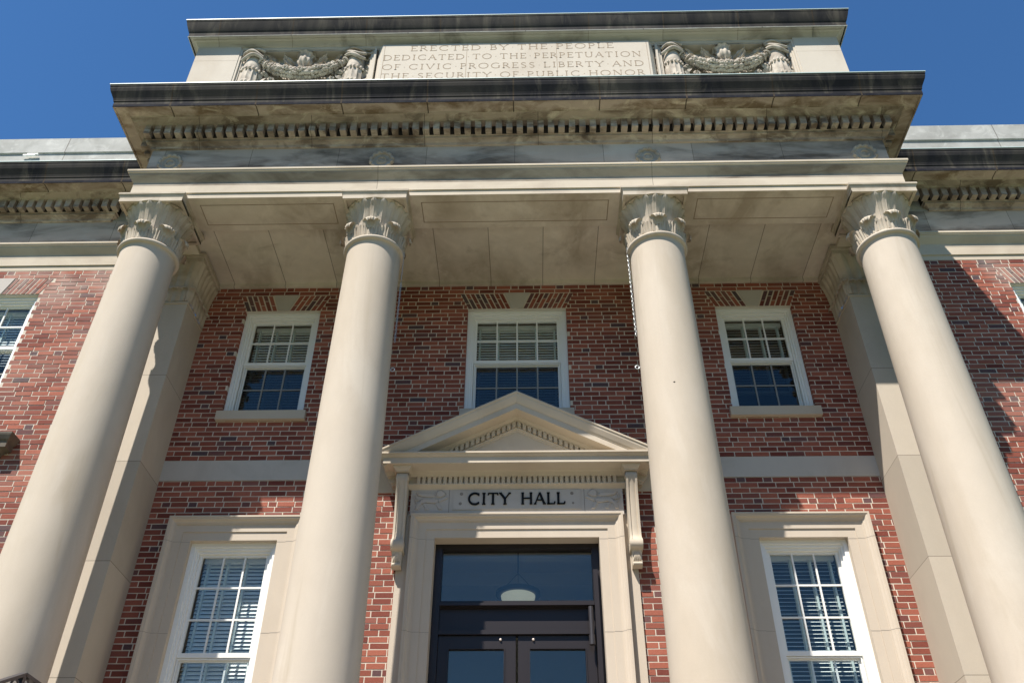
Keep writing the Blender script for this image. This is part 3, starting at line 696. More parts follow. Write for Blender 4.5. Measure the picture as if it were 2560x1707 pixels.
# glyph = (advance, [(polyline, weight 1=thick 0=thin)], serifs [(x, y, halfwidth)])
G = {
 'A': (.80, [([(.06, 0), (.40, 1)], 0), ([(.40, 1), (.74, 0)], 1), ([(.18, .36), (.62, .36)], 0)], [(.06, 0, .09), (.74, 0, .11)]),
 'B': (.62, [([(.12, 0), (.12, 1)], 1), ([(.12, .97)] + arc(.30, .75, .20, .22, 90, -90, 8) + [(.12, .53)], .6), ([(.12, .53)] + arc(.32, .28, .25, .25, 90, -90, 8) + [(.12, .03)], .7)], []),
 'C': (.86, [(arc(.48, .5, .42, .48, 48, 312, 22), .8), ([(.76, .98), (.76, .76)], .3), ([(.76, .06), (.76, .22)], .3)], []),
 'D': (.86, [([(.12, 0), (.12, 1)], 1), ([(.12, .97), (.32, .97)] + arc(.36, .5, .44, .47, 85, -85, 16) + [(.32, .03), (.12, .03)], .7)], []),
 'E': (.60, [([(.12, 0), (.12, 1)], 1), ([(.12, .97), (.54, .97)], 0), ([(.12, .53), (.46, .53)], 0), ([(.12, .03), (.56, .03)], 0), ([(.54, 1), (.54, .86)], 0), ([(.56, 0), (.58, .16)], 0)], []),
 'F': (.55, [([(.12, 0), (.12, 1)], 1), ([(.12, .97), (.52, .97)], 0), ([(.12, .50), (.44, .50)], 0), ([(.52, 1), (.52, .86)], 0)], [(.12, 0, .1)]),
 'G': (.90, [(arc(.48, .5, .42, .48, 48, 315, 22), .8), ([(.78, .42), (.78, .06)], 1)], [(.78, .43, .09)]),
 'H': (.86, [([(.13, 0), (.13, 1)], 1), ([(.73, 0), (.73, 1)], 1), ([(.13, .52), (.73, .52)], 0)], [(.13, 0, .1), (.13, 1, .1), (.73, 0, .1), (.73, 1, .1)]),
 'I': (.36, [([(.18, 0), (.18, 1)], 1)], [(.18, 0, .12), (.18, 1, .12)]),
 'L': (.62, [([(.13, 0), (.13, 1)], 1), ([(.13, .03), (.56, .03)], 0), ([(.54, .0), (.60, .22)], .3)], [(.13, 1, .11), (.13, 0, .09)]),
 'N': (.88, [([(.13, 0), (.13, 1)], 0), ([(.13, 1), (.75, 0)], 1), ([(.75, 0), (.75, 1)], 0)], [(.13, 0, .09), (.08, 1, .08), (.75, 1, .09)]),
 'O': (.98, [(arc(.49, .5, .43, .48, 0, 360, 28), .8)], []),
 'P': (.60, [([(.12, 0), (.12, 1)], 1), ([(.12, .97)] + arc(.30, .73, .24, .24, 90, -90, 10) + [(.12, .49)], .6)], [(.12, 0, .1)]),
 'R': (.70, [([(.12, 0), (.12, 1)], 1), ([(.12, .97)] + arc(.30, .74, .22, .23, 90, -90, 10) + [(.12, .51)], .6), ([(.32, .51), (.68, 0)], 1)], [(.12, 0, .1)]),
 'S': (.58, [([(.49, .86)] + arc(.29, .74, .19, .235, 45, 200, 9) + [(.30, .50)] + arc(.29, .26, .21, .235, 40, -150, 11), .9)], []),
 'T': (.76, [([(.38, 0), (.38, 1)], 1), ([(.04, .97), (.72, .97)], 0), ([(.05, 1), (.03, .82)], 0), ([(.71, 1), (.73, .82)], 0)], [(.38, 0, .12)]),
 'U': (.84, [([(.12, 1), (.12, .35)] + arc(.41, .34, .29, .32, 180, 360, 12) + [(.70, .35), (.70, 1)], .8)], [(.12, 1, .1), (.70, 1, .1)]),
 'V': (.80, [([(.06, 1), (.40, 0)], 1), ([(.40, 0), (.74, 1)], 0)], [(.06, 1, .1), (.74, 1, .1)]),
 'Y': (.78, [([(.05, 1), (.39, .47)], 1), ([(.39, .47), (.73, 1)], 0), ([(.39, .5), (.39, 0)], 1)], [(.05, 1, .1), (.73, 1, .1), (.39, 0, .12)]),
}
def ribbon(mb, pts, hw, y0, y1, mi=0):
    """flat stroke of half width hw in the xz plane between depths y0 and y1"""
    n = len(pts); Lp, Rp = [], []
    for i in range(n):
        a = Vector(pts[max(i - 1, 0)]); b_ = Vector(pts[min(i + 1, n - 1)]); t = (b_ - a)
        if t.length < 1e-9: t = Vector((1, 0))
        t.normalize(); nn = Vector((-t.y, t.x)); k2 = hw
        Lp.append((pts[i][0] + nn.x * k2, pts[i][1] + nn.y * k2)); Rp.append((pts[i][0] - nn.x * k2, pts[i][1] - nn.y * k2))
    P = [[(x, y0, z) for x, z in Lp], [(x, y0, z) for x, z in Rp], [(x, y1, z) for x, z in Rp], [(x, y1, z) for x, z in Lp]]
    mb.grid(P, mi, closeu=True)
    for e in (0, -1):
        o = len(mb.v); mb.v += [P[q][e] for q in range(4)]; mb.f.append((o, o + 1, o + 2, o + 3)); mb.m.append(mi)
def glyph(mb, ch, x, z, sx, sz, y0, y1, thick, thin, mi=0, bulge=0):
    adv, st, ser = G[ch]
    for i, (pl, wt) in enumerate(st):
        ribbon(mb, [(x + p[0] * sx, z + p[1] * sz) for p in pl], thin + (thick - thin) * wt, y0 - i * .0003, y1, mi)
    for (a, b_, h) in ser + [(st[0][0][0][0], 0, .1), (st[0][0][0][0], 1, .1)] * (1 if ch in 'BDEPRLF' else 0):
        ribbon(mb, [(x + (a - h) * sx, z + b_ * (sz - thin * 1.2) + thin * .6), (x + (a + h) * sx, z + b_ * (sz - thin * 1.2) + thin * .6)], thin * 1.0, y0 - .0012, y1, mi)
    return adv
sign = empty('sign', (0, -.0915, 6.32)); tag(sign, 'black metal serif letters reading CITY HALL above the entrance doors', 'sign')
txt = "CITY HALL"; lsx = .158; lz = .142; gap = .016
tot = sum((G[c][0] * lsx + gap) if c != ' ' else .105 for c in txt) - gap
fx = 1.085 / tot; x = -.5425
for c in txt:
    if c == ' ': x += .105 * fx; continue
    mb = MB(); glyph(mb, c, 0, 0, lsx * fx, lz, -.012, .0, .0125, .0068)
    lo_ = mb.build('letter', 'letter', sign, loc=(x, 0, 0)); x += (G[c][0] * lsx + gap) * fx

# ---------------------------------------------------------------- columns
CX = (-4.39, -1.68, 1.68, 4.39); CY = -1.34
def shaft_r(z):
    t = (z - FLOOR - .3) / (8.93 - FLOOR - .3); t = max(0, min(1, t))
    return .366 - .052 * (t ** 1.5)
def leaf_h(th, t, n, amp=.021):
    """height field of a ring of pointed upright leaves, t 0..1 up the bell"""
    def one(ph):
        a = ((ph / (2 * math.pi / n) + .5) % 1.0 - .5) * 2      # -1..1 across leaf
        w = (.84 + .10 * min(1, t / .7)) * max(0, 1 - max(0, (t - .76) / .25) ** 2) ** .6 if t < 1.01 else 0
        if w <= 0 or abs(a) > w: return 0
        q = a / w; return amp * (.62 + .38 * (1 - q * q)) + (.005 if abs(q) < .10 else 0) + .010 * math.exp(-((t - .93) / .06) ** 2)
    f = one(th); bk = one(th + math.pi / n) * .42
    return max(f, bk) - (.006 if f == 0 and bk == 0 else 0)
def make_column():
    pr = []
    zs = [FLOOR + .30 + (8.86 - FLOOR - .30) * i / 40 for i in range(41)]
    pr = [(.405, FLOOR + .255), (.398, FLOOR + .27)] + [(shaft_r(z), z) for z in zs] + [(.315, 8.89), (.320, 8.915), (.328, 8.93)]
    sh = MB(); sh.lathe(pr, 0, 0, 96); c = sh.build('column', 'column', hall, 30)
    ba = MB(); ba.lathe([(.50, FLOOR + .12), (.535, FLOOR + .14), (.54, FLOOR + .165), (.525, FLOOR + .19), (.48, FLOOR + .20), (.46, FLOOR + .215), (.455, FLOOR + .23), (.47, FLOOR + .24), (.45, FLOOR + .255), (.40, FLOOR + .256)], 0, 0, 64)
    ba.box(-.54, .54, -.54, .54, FLOOR, FLOOR + .12); ba.build('column_base', 'surround', c, 40)
    ri = MB(); ri.lathe([(.325, 8.925), (.342, 8.928), (.354, 8.94), (.358, 8.955), (.354, 8.970), (.342, 8.982), (.330, 8.985), (.330, 8.998), (.318, 9.0)], 0, 0, 96); ri.build('astragal', 'column', c, 50)
    # bell with tall flat leaves
    be = MB(); NT = 320; NZ = 40; z0, z1 = 8.99, 9.548; P = []
    for i in range(NZ + 1):
        t = i / NZ; z = z0 + (z1 - z0) * t
        rb = .252 + .008 * t + .112 * max(0, (t - .28) / .72) ** 1.8
        P.append([((rb + leaf_h(2 * math.pi * j / NT + .0, (t - .02), 20)) * math.cos(2 * math.pi * j / NT), (rb + leaf_h(2 * math.pi * j / NT, (t - .02), 20)) * math.sin(2 * math.pi * j / NT), z) for j in range(NT)])
    be.grid(P, closev=True)
    be.lathe([(.36, 9.545), (.388, 9.546), (.398, 9.553), (.398, 9.575)], 0, 0, 96)
    # lower ring: ribbed acanthus crown with curled tips
    NL = 8; NT2 = 320; P = []; zz0 = 8.995
    for i in range(19):
        t = i / 18; row = []
        for j in range(NT2):
            th = 2 * math.pi * j / NT2; a = ((th / (2 * math.pi / NL)) % 1.0 - .5) * 2      # 0 = leaf middle
            top = .225 * (1 - .36 * abs(a) ** 1.4) + .009 * math.sin(th * 56)
            z = zz0 + top * t
            rib = .0075 * math.cos(th * 56) * (.5 + .5 * t)
            r = .324 + .018 * t + .010 * (1 - a * a) + rib + .010 * t * t
            row.append((r * math.cos(th - math.pi / 2 + math.pi / NL * 1.0), r * math.sin(th - math.pi / 2 + math.pi / NL * 1.0), z))
        P.append(row)
    P.append([(.30 / math.hypot(x, y) * x, .30 / math.hypot(x, y) * y, z - .004) for x, y, z in P[-1]])
    be.grid(P, closev=True)
    for q in range(NL):
        A0 = -math.pi / 2 + 2 * math.pi * q / NL
        Pq = []
        for i in range(13):
            t = i / 12; ang = t * R(205)
            # rises then curls forward and down
            if t < .35: rr = .350 + .022 * t / .35; z = 9.09 + .085 * t / .35
            else:
                u = (t - .35) / .65 * R(215); rr = .372 + .030 * (1 - math.cos(u)) ; z = 9.175 + .036 * math.sin(u)
            wv = .086 * (.70 + .5 * math.sin(math.pi * min(1, t * 1.25)) ) * (1 if t < .8 else 1 - (t - .8) * 1.6)
            row = []
            for j in range(13):
                s_ = (j / 12 - .5) * 2; ser = 1 + .10 * math.sin(t * 30)
                dr_ = -.020 * s_ * s_ + .0035 * math.cos(s_ * math.pi * 4)
                x_ = rr + dr_; yv = s_ * wv * ser
                row.append((x_ * math.cos(A0) - yv * math.sin(A0), x_ * math.sin(A0) + yv * math.cos(A0), z - .012 * s_ * s_))
            Pq.append(row)
        be.grid(Pq)
    for q in range(NL * 2):     # small serrations on the crown edge
        A0 = -math.pi / 2 + 2 * math.pi * (q + .5) / (NL * 2)
        be.tube([((.325 + .03 * t) * math.cos(A0), (.325 + .03 * t) * math.sin(A0), 9.0 + .13 * t) for t in (0, .4, .8, 1.1)], lambda t: .016 * (1 - .5 * t), 6)
    be.build('capital', 'capital', c, 34)
    ab = MB(); s_ = .383
    path = [(s_, s_), (s_, -s_), (-s_, -s_), (-s_, s_), (s_, s_)]
    prf = [(0, 9.553), (0, 9.618), (.004, 9.621), (.006, 9.632), (.012, 9.648), (.022, 9.658), (.022, 9.684), (-.3, 9.684)]
    def mp(u, v, h): return (u, v, h)
    for (x0, y0, x1, y1) in ((1, 1, 1, -1), (1, -1, -1, -1), (-1, -1, -1, 1), (-1, 1, 1, 1)):
        P = [[(x0 * (s_ + o), y0 * (s_ + o), h), (x1 * (s_ + o), y1 * (s_ + o), h)] for o, h in prf]; ab.grid(P)
    ab.wall(-s_, s_, -s_, s_, [], 0, 0) if False else None
    bw = .035
    for (a, b_, c_, d) in ((-s_, s_, -s_, -s_ + bw), (-s_, s_, s_ - bw, s_), (-s_, -s_ + bw, -s_ + bw, s_ - bw), (s_ - bw, s_, -s_ + bw, s_ - bw)): ab.box(a, b_, c_, d, 9.5535, 9.585)
    ab.add([(-s_ + .01, -s_ + .01, 9.580), (s_ - .01, -s_ + .01, 9.580), (s_ - .01, s_ - .01, 9.580), (-s_ + .01, s_ - .01, 9.580)], [(0, 1, 2, 3)])
    ab.build('abacus', 'capital', c)
    c.location = (CX[0], CY, 0)
    return c
c0 = make_column()
cols = [c0] + [copy_tree(c0, (x, CY, 0)) for x in CX[1:]]
for c, t in zip(cols, ('leftmost column', 'column left of the door', 'column right of the door with a pock mark', 'rightmost column')): lab(c, t)

# ---------------------------------------------------------------- pilasters
def pilaster(s):
    xi, xo, yf = 4.145, 4.70, -.571
    b = MB(); x0, x1 = sorted((s * xi, s * xo)); b.box(x0, x1, yf, .02, FLOOR, 8.93); 
    b.box(x0 - .012, x1 + .012, yf - .012, .02, 8.905, 8.935)
    b.box(x0 - .04, x1 + .04, yf - .04, .02, FLOOR, FLOOR + .22)
    p = b.build('pilaster', 'pilaster', hall)
    cp = MB(); NZ = 26; z0, z1 = 8.935, 9.552
    def off(t): return -.006 + .016 * t + .060 * max(0, (t - .30) / .70) ** 2.2
    def hh(u, t, pitch):
        def one(q):
            a = ((q / pitch) % 1 - .5) * 2; w = .97 * (1 - max(0, (t - .72) / .30) ** 2) ** .5 if t < 1.02 else 0
            if w <= 0 or abs(a) > w: return 0
            return .030 * (.55 + .45 * (1 - (a / w) ** 2))
        return max(one(u), one(u + pitch / 2) * .5)
    faces = [('f', x0, x1)] + [('i', yf, .02), ('o', yf, .02)]
    for kind, a, b_ in faces:
        n = 96; P = []
        for i in range(NZ + 1):
            t = i / NZ; z = z0 + (z1 - z0) * t; o = off(t); row = []
            for j in range(n + 1):
                u = j / n; L_ = b_ - a; edge = min(1, min(u, 1 - u) * 12)
                h = hh(u * L_, t - .02, L_ / (5 if kind == 'f' else 6)) * edge
                if kind == 'f': row.append((a - o + u * (L_ + 2 * o), yf - o - h, z))
                else:
                    side = (x0 if s > 0 else x1) if kind == 'i' else (x1 if s > 0 else x0)
                    dr_ = (-1 if s > 0 else 1) * (1 if kind == 'i' else -1)
                    row.append((side + dr_ * (o + h), a - o + u * (L_ + o), z))
            P.append(row)
        cp.grid(P)
    # lower leaves
    def tuft(px, py, nx_, ny_, w):
        P = []
        for i in range(11):
            t = i / 10
            if t < .45: rr = .012 + .02 * t; z = 8.94 + .19 * t / .45
            else:
                u = (t - .45) / .55 * R(200); rr = .022 + .026 * (1 - math.cos(u)); z = 9.13 + .03 * math.sin(u)
            ww = w * (.8 + .3 * math.sin(math.pi * t)); row = []
            for j in range(9):
                q = (j / 8 - .5) * 2; d = rr - .012 * q * q + .004 * math.cos(q * math.pi * 3); e = q * ww * (1 + .1 * math.sin(t * 26))
                row.append((px + nx_ * d - ny_ * e, py + ny_ * d + nx_ * e, z - .01 * q * q))
            P.append(row)
        cp.grid(P)
    for i in range(4): tuft(x0 + (x1 - x0) * (i + .5) / 4, yf, 0, -1, .062)
    for side, dr_ in ((x0, -1), (x1, 1)):
        for i in range(4): tuft(side, yf + (.02 - yf) * (i + .5) / 4, dr_, 0, .062)
    for cx_ in ((x0, -1), (x1, 1)): tuft(cx_[0], yf, cx_[1] * .7, -.7, .05)
    cp.build('capital', 'capital', p, 34)
    ab = MB(); e = .082; ab.box(x0 - e, x1 + e, yf - e, .0, 9.552, 9.625); ab.box(x0 - e - .018, x1 + e + .018, yf - e - .018, .0, 9.6252, 9.688)
    ab.build('abacus', 'capital', p)
    lab(p, 'left pilaster' if s < 0 else 'right pilaster')
pilaster(-1); pilaster(1)

# ---------------------------------------------------------------- entablature of the portico
AX, AY = 4.69, -1.654
# travel right-back -> right-front -> left-front -> left-back keeps the offset outwards
PATH = [(AX, -.02), (AX, AY), (-AX, AY), (-AX, -.02)]
a = MB()
prA = [(0, 9.663), (0, 9.742), (.016, 9.745), (.016, 9.872), (.018, 9.885), (.018, 9.925), (.026, 9.940), (.050, 9.975), (.074, 10.01), (.082, 10.030), (.084, 10.040), (.094, 10.043), (.094, 10.062), (.104, 10.065), (.104, 10.093), (-.02, 10.100), (-.56, 10.100), (-.56, 9.663)]
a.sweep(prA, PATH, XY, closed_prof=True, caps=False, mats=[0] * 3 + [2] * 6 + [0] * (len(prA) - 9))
# panels sunk in the soffit between the columns: fine grooves
def soffit_panel(x0, x1, y0, y1):
    for p, q in (((x0, y0), (x1, y0)), ((x1, y0), (x1, y1)), ((x1, y1), (x0, y1)), ((x0, y1), (x0, y0))):
        xx0, xx1 = min(p[0], q[0]) - .006, max(p[0], q[0]) + .006; yy0, yy1 = min(p[1], q[1]) - .006, max(p[1], q[1]) + .006
        a.add([(xx0, yy0, 9.6615), (xx1, yy0, 9.6615), (xx1, yy1, 9.6615), (xx0, yy1, 9.6615)], [(0, 1, 2, 3)], 1)
for x0, x1 in ((-3.86, -2.22), (-1.14, 1.14), (2.22, 3.86)): soffit_panel(x0, x1, AY + .12, -1.20)
arch_o = a.build('architrave', ['arch', 'groove', 'arch_dirt_shade'], hall)
b = MB(); b.box(AX - .56 + .002, -AX + .56 - .002, -1.093, .30, 9.722, 9.80)
b.box(-4.12, 4.12, -.035, .02, ZT + .003, 9.722); b.build('portico_ceiling', 'ceiling', hall)
b = MB(); b.box(-AX + .13, AX - .13, AY + .13, -.2, 9.95, 11.2); b.build('roof', 'ceiling', hall)
# soffit faces of the architrave get the stained stone
b = MB()
for x0, x1, y0, y1 in ((-AX + .003, AX - .003, AY + .003, -1.096), (-AX + .003, -AX + .557, -1.094, -.03), (AX - .557, AX - .003, -1.094, -.03)):
    b.add([(x0, y0, 9.6622), (x1, y0, 9.6622), (x1, y1, 9.6622), (x0, y1, 9.6622)], [(0, 1, 2, 3)])
b.build('architrave_soffit', 'soffit', arch_o)
f = MB(); FO = -.034
f.sweep([(FO, 10.097), (FO, 10.610)], PATH, XY); fr_o = f.build('frieze', 'frieze', hall)
# carved rosettes
for x in (-4.37, -1.68, 1.67, 4.37):
    r = MB(); y = AY - FO; P = []
    for q, (rr, d) in enumerate(((.158, 0), (.156, .012), (.142, .026), (.120, .020), (.112, .006), (.075, .004), (.066, .016), (.052, .022), (.042, .012), (.036, .004), (.018, .012), (.001, .015))):
        row = []
        for j in range(96):
            th = 2 * math.pi * j / 96
            lob = (.07 * abs(math.sin(th * 6)) - .04) if .10 < rr else 0
            r2 = rr * (1 + lob); row.append((x + r2 * math.cos(th), y - d * (1.0 + (.5 * abs(math.sin(th * 6)) if rr > .1 else 0)), 10.345 + r2 * math.sin(th)))
        P.append(row)
    r.grid(P, closev=True); r.build('rosette', 'bed' if False else 'frieze_ros', fr_o, 40) if 'frieze_ros' in M else None
    if 'frieze_ros' not in M:
        M['frieze_ros'] = stone('limestone_rosette', (.43, .40, .34), (.25, .20, .14), .6, 6, (1, 1, 1), (.4, .65), .1)
        r.build('rosette', 'frieze_ros', fr_o, 40)

def cornice(path, name, dent_runs, par):
    """bed mould, dentils, corona and crust-black crown; offsets from the frieze reference line"""
    o0 = FO
    bed = MB()
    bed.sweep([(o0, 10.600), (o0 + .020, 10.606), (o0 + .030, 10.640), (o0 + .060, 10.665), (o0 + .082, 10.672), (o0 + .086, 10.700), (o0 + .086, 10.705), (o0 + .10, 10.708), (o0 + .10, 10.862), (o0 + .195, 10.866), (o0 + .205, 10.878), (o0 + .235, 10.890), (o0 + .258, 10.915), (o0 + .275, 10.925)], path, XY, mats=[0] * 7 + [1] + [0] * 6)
    cb = bed.build(name, ['bed', 'gap_shade'], par)
    so_ = MB()
    so_.sweep([(o0 + .275, 10.925), (o0 + .285, 10.940), (o0 + .425, 10.940), (o0 + .430, 10.922), (o0 + .445, 10.920)], path, XY); so_.build('corona_soffit', 'crust_soffit', cb)
    cr = MB()
    cr.sweep([(o0 + .445, 10.920), (o0 + .449, 10.924), (o0 + .452, 10.965), (o0 + .452, 11.010), (o0 + .462, 11.024), (o0 + .464, 11.040), (o0 + .474, 11.070), (o0 + .492, 11.110), (o0 + .515, 11.160), (o0 + .528, 11.205), (o0 + .530, 11.235), (o0 + .536, 11.238), (o0 + .536, 11.268)], path, XY, mats=[1, 1] + [0] * 11); cr.build('crown_moulding', ['crust', 'crust_low'], cb, 30)
    zc = MB(); zc.sweep([(o0 + .530, 11.2685), (o0 + .544, 11.2685), (o0 + .544, 11.282), (o0 + .2, 11.300), (-.3, 11.31)], path, XY); zc.build('flashing', 'zinc', cb)
    for (ax, fixed, a0, a1, outdir) in dent_runs:
        dn = MB()
        n = max(1, round((a1 - a0) / .1325)); pt = (a1 - a0) / n
        for i in range(n + 0):
            c_ = a0 + pt * (i + .5); hw = pt * .295; rr = random.Random(i * 7 + int(fixed * 10)); jz = rr.uniform(-.002, .002)
            if ax == 'x': dn.box(c_ - hw, c_ + hw, fixed - .098, fixed + .01, 10.712 + jz, 10.8625)
            else:
                u0, u1 = sorted((fixed + outdir * .098, fixed - outdir * .01)); dn.box(u0, u1, c_ - hw, c_ + hw, 10.712 + jz, 10.8625)
        dn.build('dentil_course', 'bed', cb)
    return cb
fy = AY - FO - .098
lab(cornice(PATH, 'cornice', [('x', fy + .0, -AX - .085, AX + .085, 0), ('y', AX + FO + .098, AY + .02, -.5, 1), ('y', -AX - FO - .098, AY + .02, -.5, -1)], hall), 'main portico cornice')
# wings: same entablature carried along the brick wings, stepped back beside the portico
for s in (-1, 1):
    if s < 0: P1 = [(-4.66, -.40), (-16, -.40)]; P2 = [(-4.72, -.285), (-5.66, -.285), (-5.66, -.403), (-16, -.403)]
    else: P1 = [(16, -.40), (4.66, -.40)]; P2 = [(16, -.403), (5.66, -.403), (5.66, -.285), (4.72, -.285)]
    a = MB(); a.sweep([(o, h - .0025) for o, h in prA[:-3]] + [(-.3, 10.0975), (-.3, 9.6605)], P1, XY, closed_prof=True, caps=True); ao = a.build('wing_architrave', 'arch', hall)
    f = MB(); f.sweep([(FO, 10.09), (FO, 10.61)], P1, XY); f.build('wing_frieze', 'frieze', ao)
    x0, x1 = (-16, -5.45) if s < 0 else (5.45, 16)
    a0, a1 = (-12.0, -4.75) if s < 0 else (4.75, 12.0)
    lab(cornice(P2, 'wing_cornice', [('x', -.403 - FO - .098, a0, a1, 0)], hall), 'left wing cornice' if s < 0 else 'right wing cornice')
    b = MB(); xx0, xx1 = sorted((s * 4.6, s * 16)); b.box(xx0, xx1, -.45, .3, 11.2, 11.985); b.box(xx0, xx1, -.475, .3, 11.988, 12.30)
    b.box(xx0, xx1, -.36, .4, 9.7, 11.2)
    b.build('parapet', 'parapet', hall)
b = MB(); b.box(-7.32, -7.14, -.50, -.476, 11.90, 11.925); b.box(-7.26, -7.10, -.50, -.476, 11.925, 11.945); b.build('loose_flashing', 'white', hall)

# ---------------------------------------------------------------- attic
TX, TY = 4.68, -1.44; RX0, RX1 = 2.03, 4.04; PX = 1.93
at = MB()
at.box(-TX, TX, TY + .17, -.3, 11.25, 13.1)                         # body (recess plane)
for s in (-1, 1):
    x0, x1 = sorted((s * RX1, s * TX))
    at.box(x0, x1, TY, TY + .171, 11.25, 12.80); at.box(x0, x1, TY, TY + .171, 12.804, 13.2)
at.box(-TX, TX, TY + .02, -.3, 13.08, 13.2)
atc = at.build('attic', 'attic', hall)
for s in (-1, 1):     # mouldings round the relief recesses
    for xa, dx_ in ((RX1, -1), (RX0, 1)):
        b = MB()
        X = lambda o: s * (xa + dx_ * o)
        for (o0, o1, y) in ((0, .03, TY + .01), (.03, .055, TY + .035), (.055, .085, TY + .05), (.085, .11, TY + .09)):
            u0, u1 = sorted((X(o0), X(o1))); b.box(u0, u1, y, TY + .17, 11.3, 13.08)
        b.build('recess_moulding', 'attic', atc)
# inscription tablet with bevelled sides
b = MB(); yF = TY - .045
b.add([(-PX, yF, 11.3), (PX, yF, 11.3), (PX, yF, 13.06), (-PX, yF, 13.06), (-PX - .075, TY + .05, 11.3), (PX + .075, TY + .05, 11.3), (PX + .075, TY + .05, 13.12), (-PX - .075, TY + .05, 13.12)],
      [(0, 1, 2, 3), (4, 0, 3, 7), (1, 5, 6, 2), (3, 2, 6, 7)])
for x in (-.70, .595): b.box(x - .003, x + .003, yF - .0008, yF, 11.3, 13.06, 1)
for s in (-1, 1): b.box(s * (PX - .03), s * (PX - .036), yF - .0008, yF, 11.3, 13.03, 1)
tb = b.build('inscription_tablet', ['attic', 'groove'], atc)
b = MB()
rows = [("ERECTED.BY.THE.PEOPLE", -1.52, 1.42, 12.895), ("DEDICATED.TO.THE.PERPETUATION", -1.90, 1.80, 12.675), ("OF.CIVIC.PROGRESS.LIBERTY.AND", -1.90, 1.82, 12.450), ("THE.SECURITY.OF.PUBLIC.HONOR", -1.90, 1.82, 12.235)]
for t, xa, xb, z in rows:
    tot = sum(G[c][0] + .20 if c != '.' else .62 for c in t) - .20; sx = (xb - xa) / tot; x = xa
    for c in t:
        if c == '.': b.box(x + .21 * sx - .006, x + .21 * sx + .006, yF - .001, yF, z + .05, z + .062); x += .62 * sx; continue
        glyph(b, c, x, z, sx, .124, yF - .0012, yF, .0068, .0040); x += (G[c][0] + .20) * sx
b.build('inscription', 'groove', tb)
# attic cornice
T_ = [(TX, -.3), (TX, TY), (-TX, TY), (-TX, -.3)]
b = MB(); b.sweep([(-.03, 13.05), (-.02, 13.13), (.0, 13.14), (.02, 13.17), (.045, 13.20), (.075, 13.212), (.08, 13.225), (.115, 13.228)], T_, XY)
acn = b.build('attic_cornice', 'attic_stained', hall)
b = MB(); b.sweep([(.115, 13.228), (.125, 13.215), (.135, 13.218), (.137, 13.30), (.150, 13.32), (.170, 13.38), (.190, 13.45), (.200, 13.50), (.205, 13.505), (.205, 13.535)], T_, XY); b.build('crown_moulding', 'crust', acn, 30)
b = MB(); b.sweep([(.200, 13.5355), (.212, 13.5355), (.212, 13.548), (-.3, 13.60)], T_, XY); b.build('flashing', 'zinc', acn)
b = MB(); b.sweep([(.130, 13.208), (.141, 13.208), (.141, 13.2155), (.13, 13.2155)], T_, XY, closed_prof=True, caps=False); b.build('drip_edge', 'parapet', acn)
b = MB(); b.box(-TX + .05, TX - .05, TY + .15, -.4, 13.1, 13.59); b.build('attic_roof', 'attic_stained', atc)

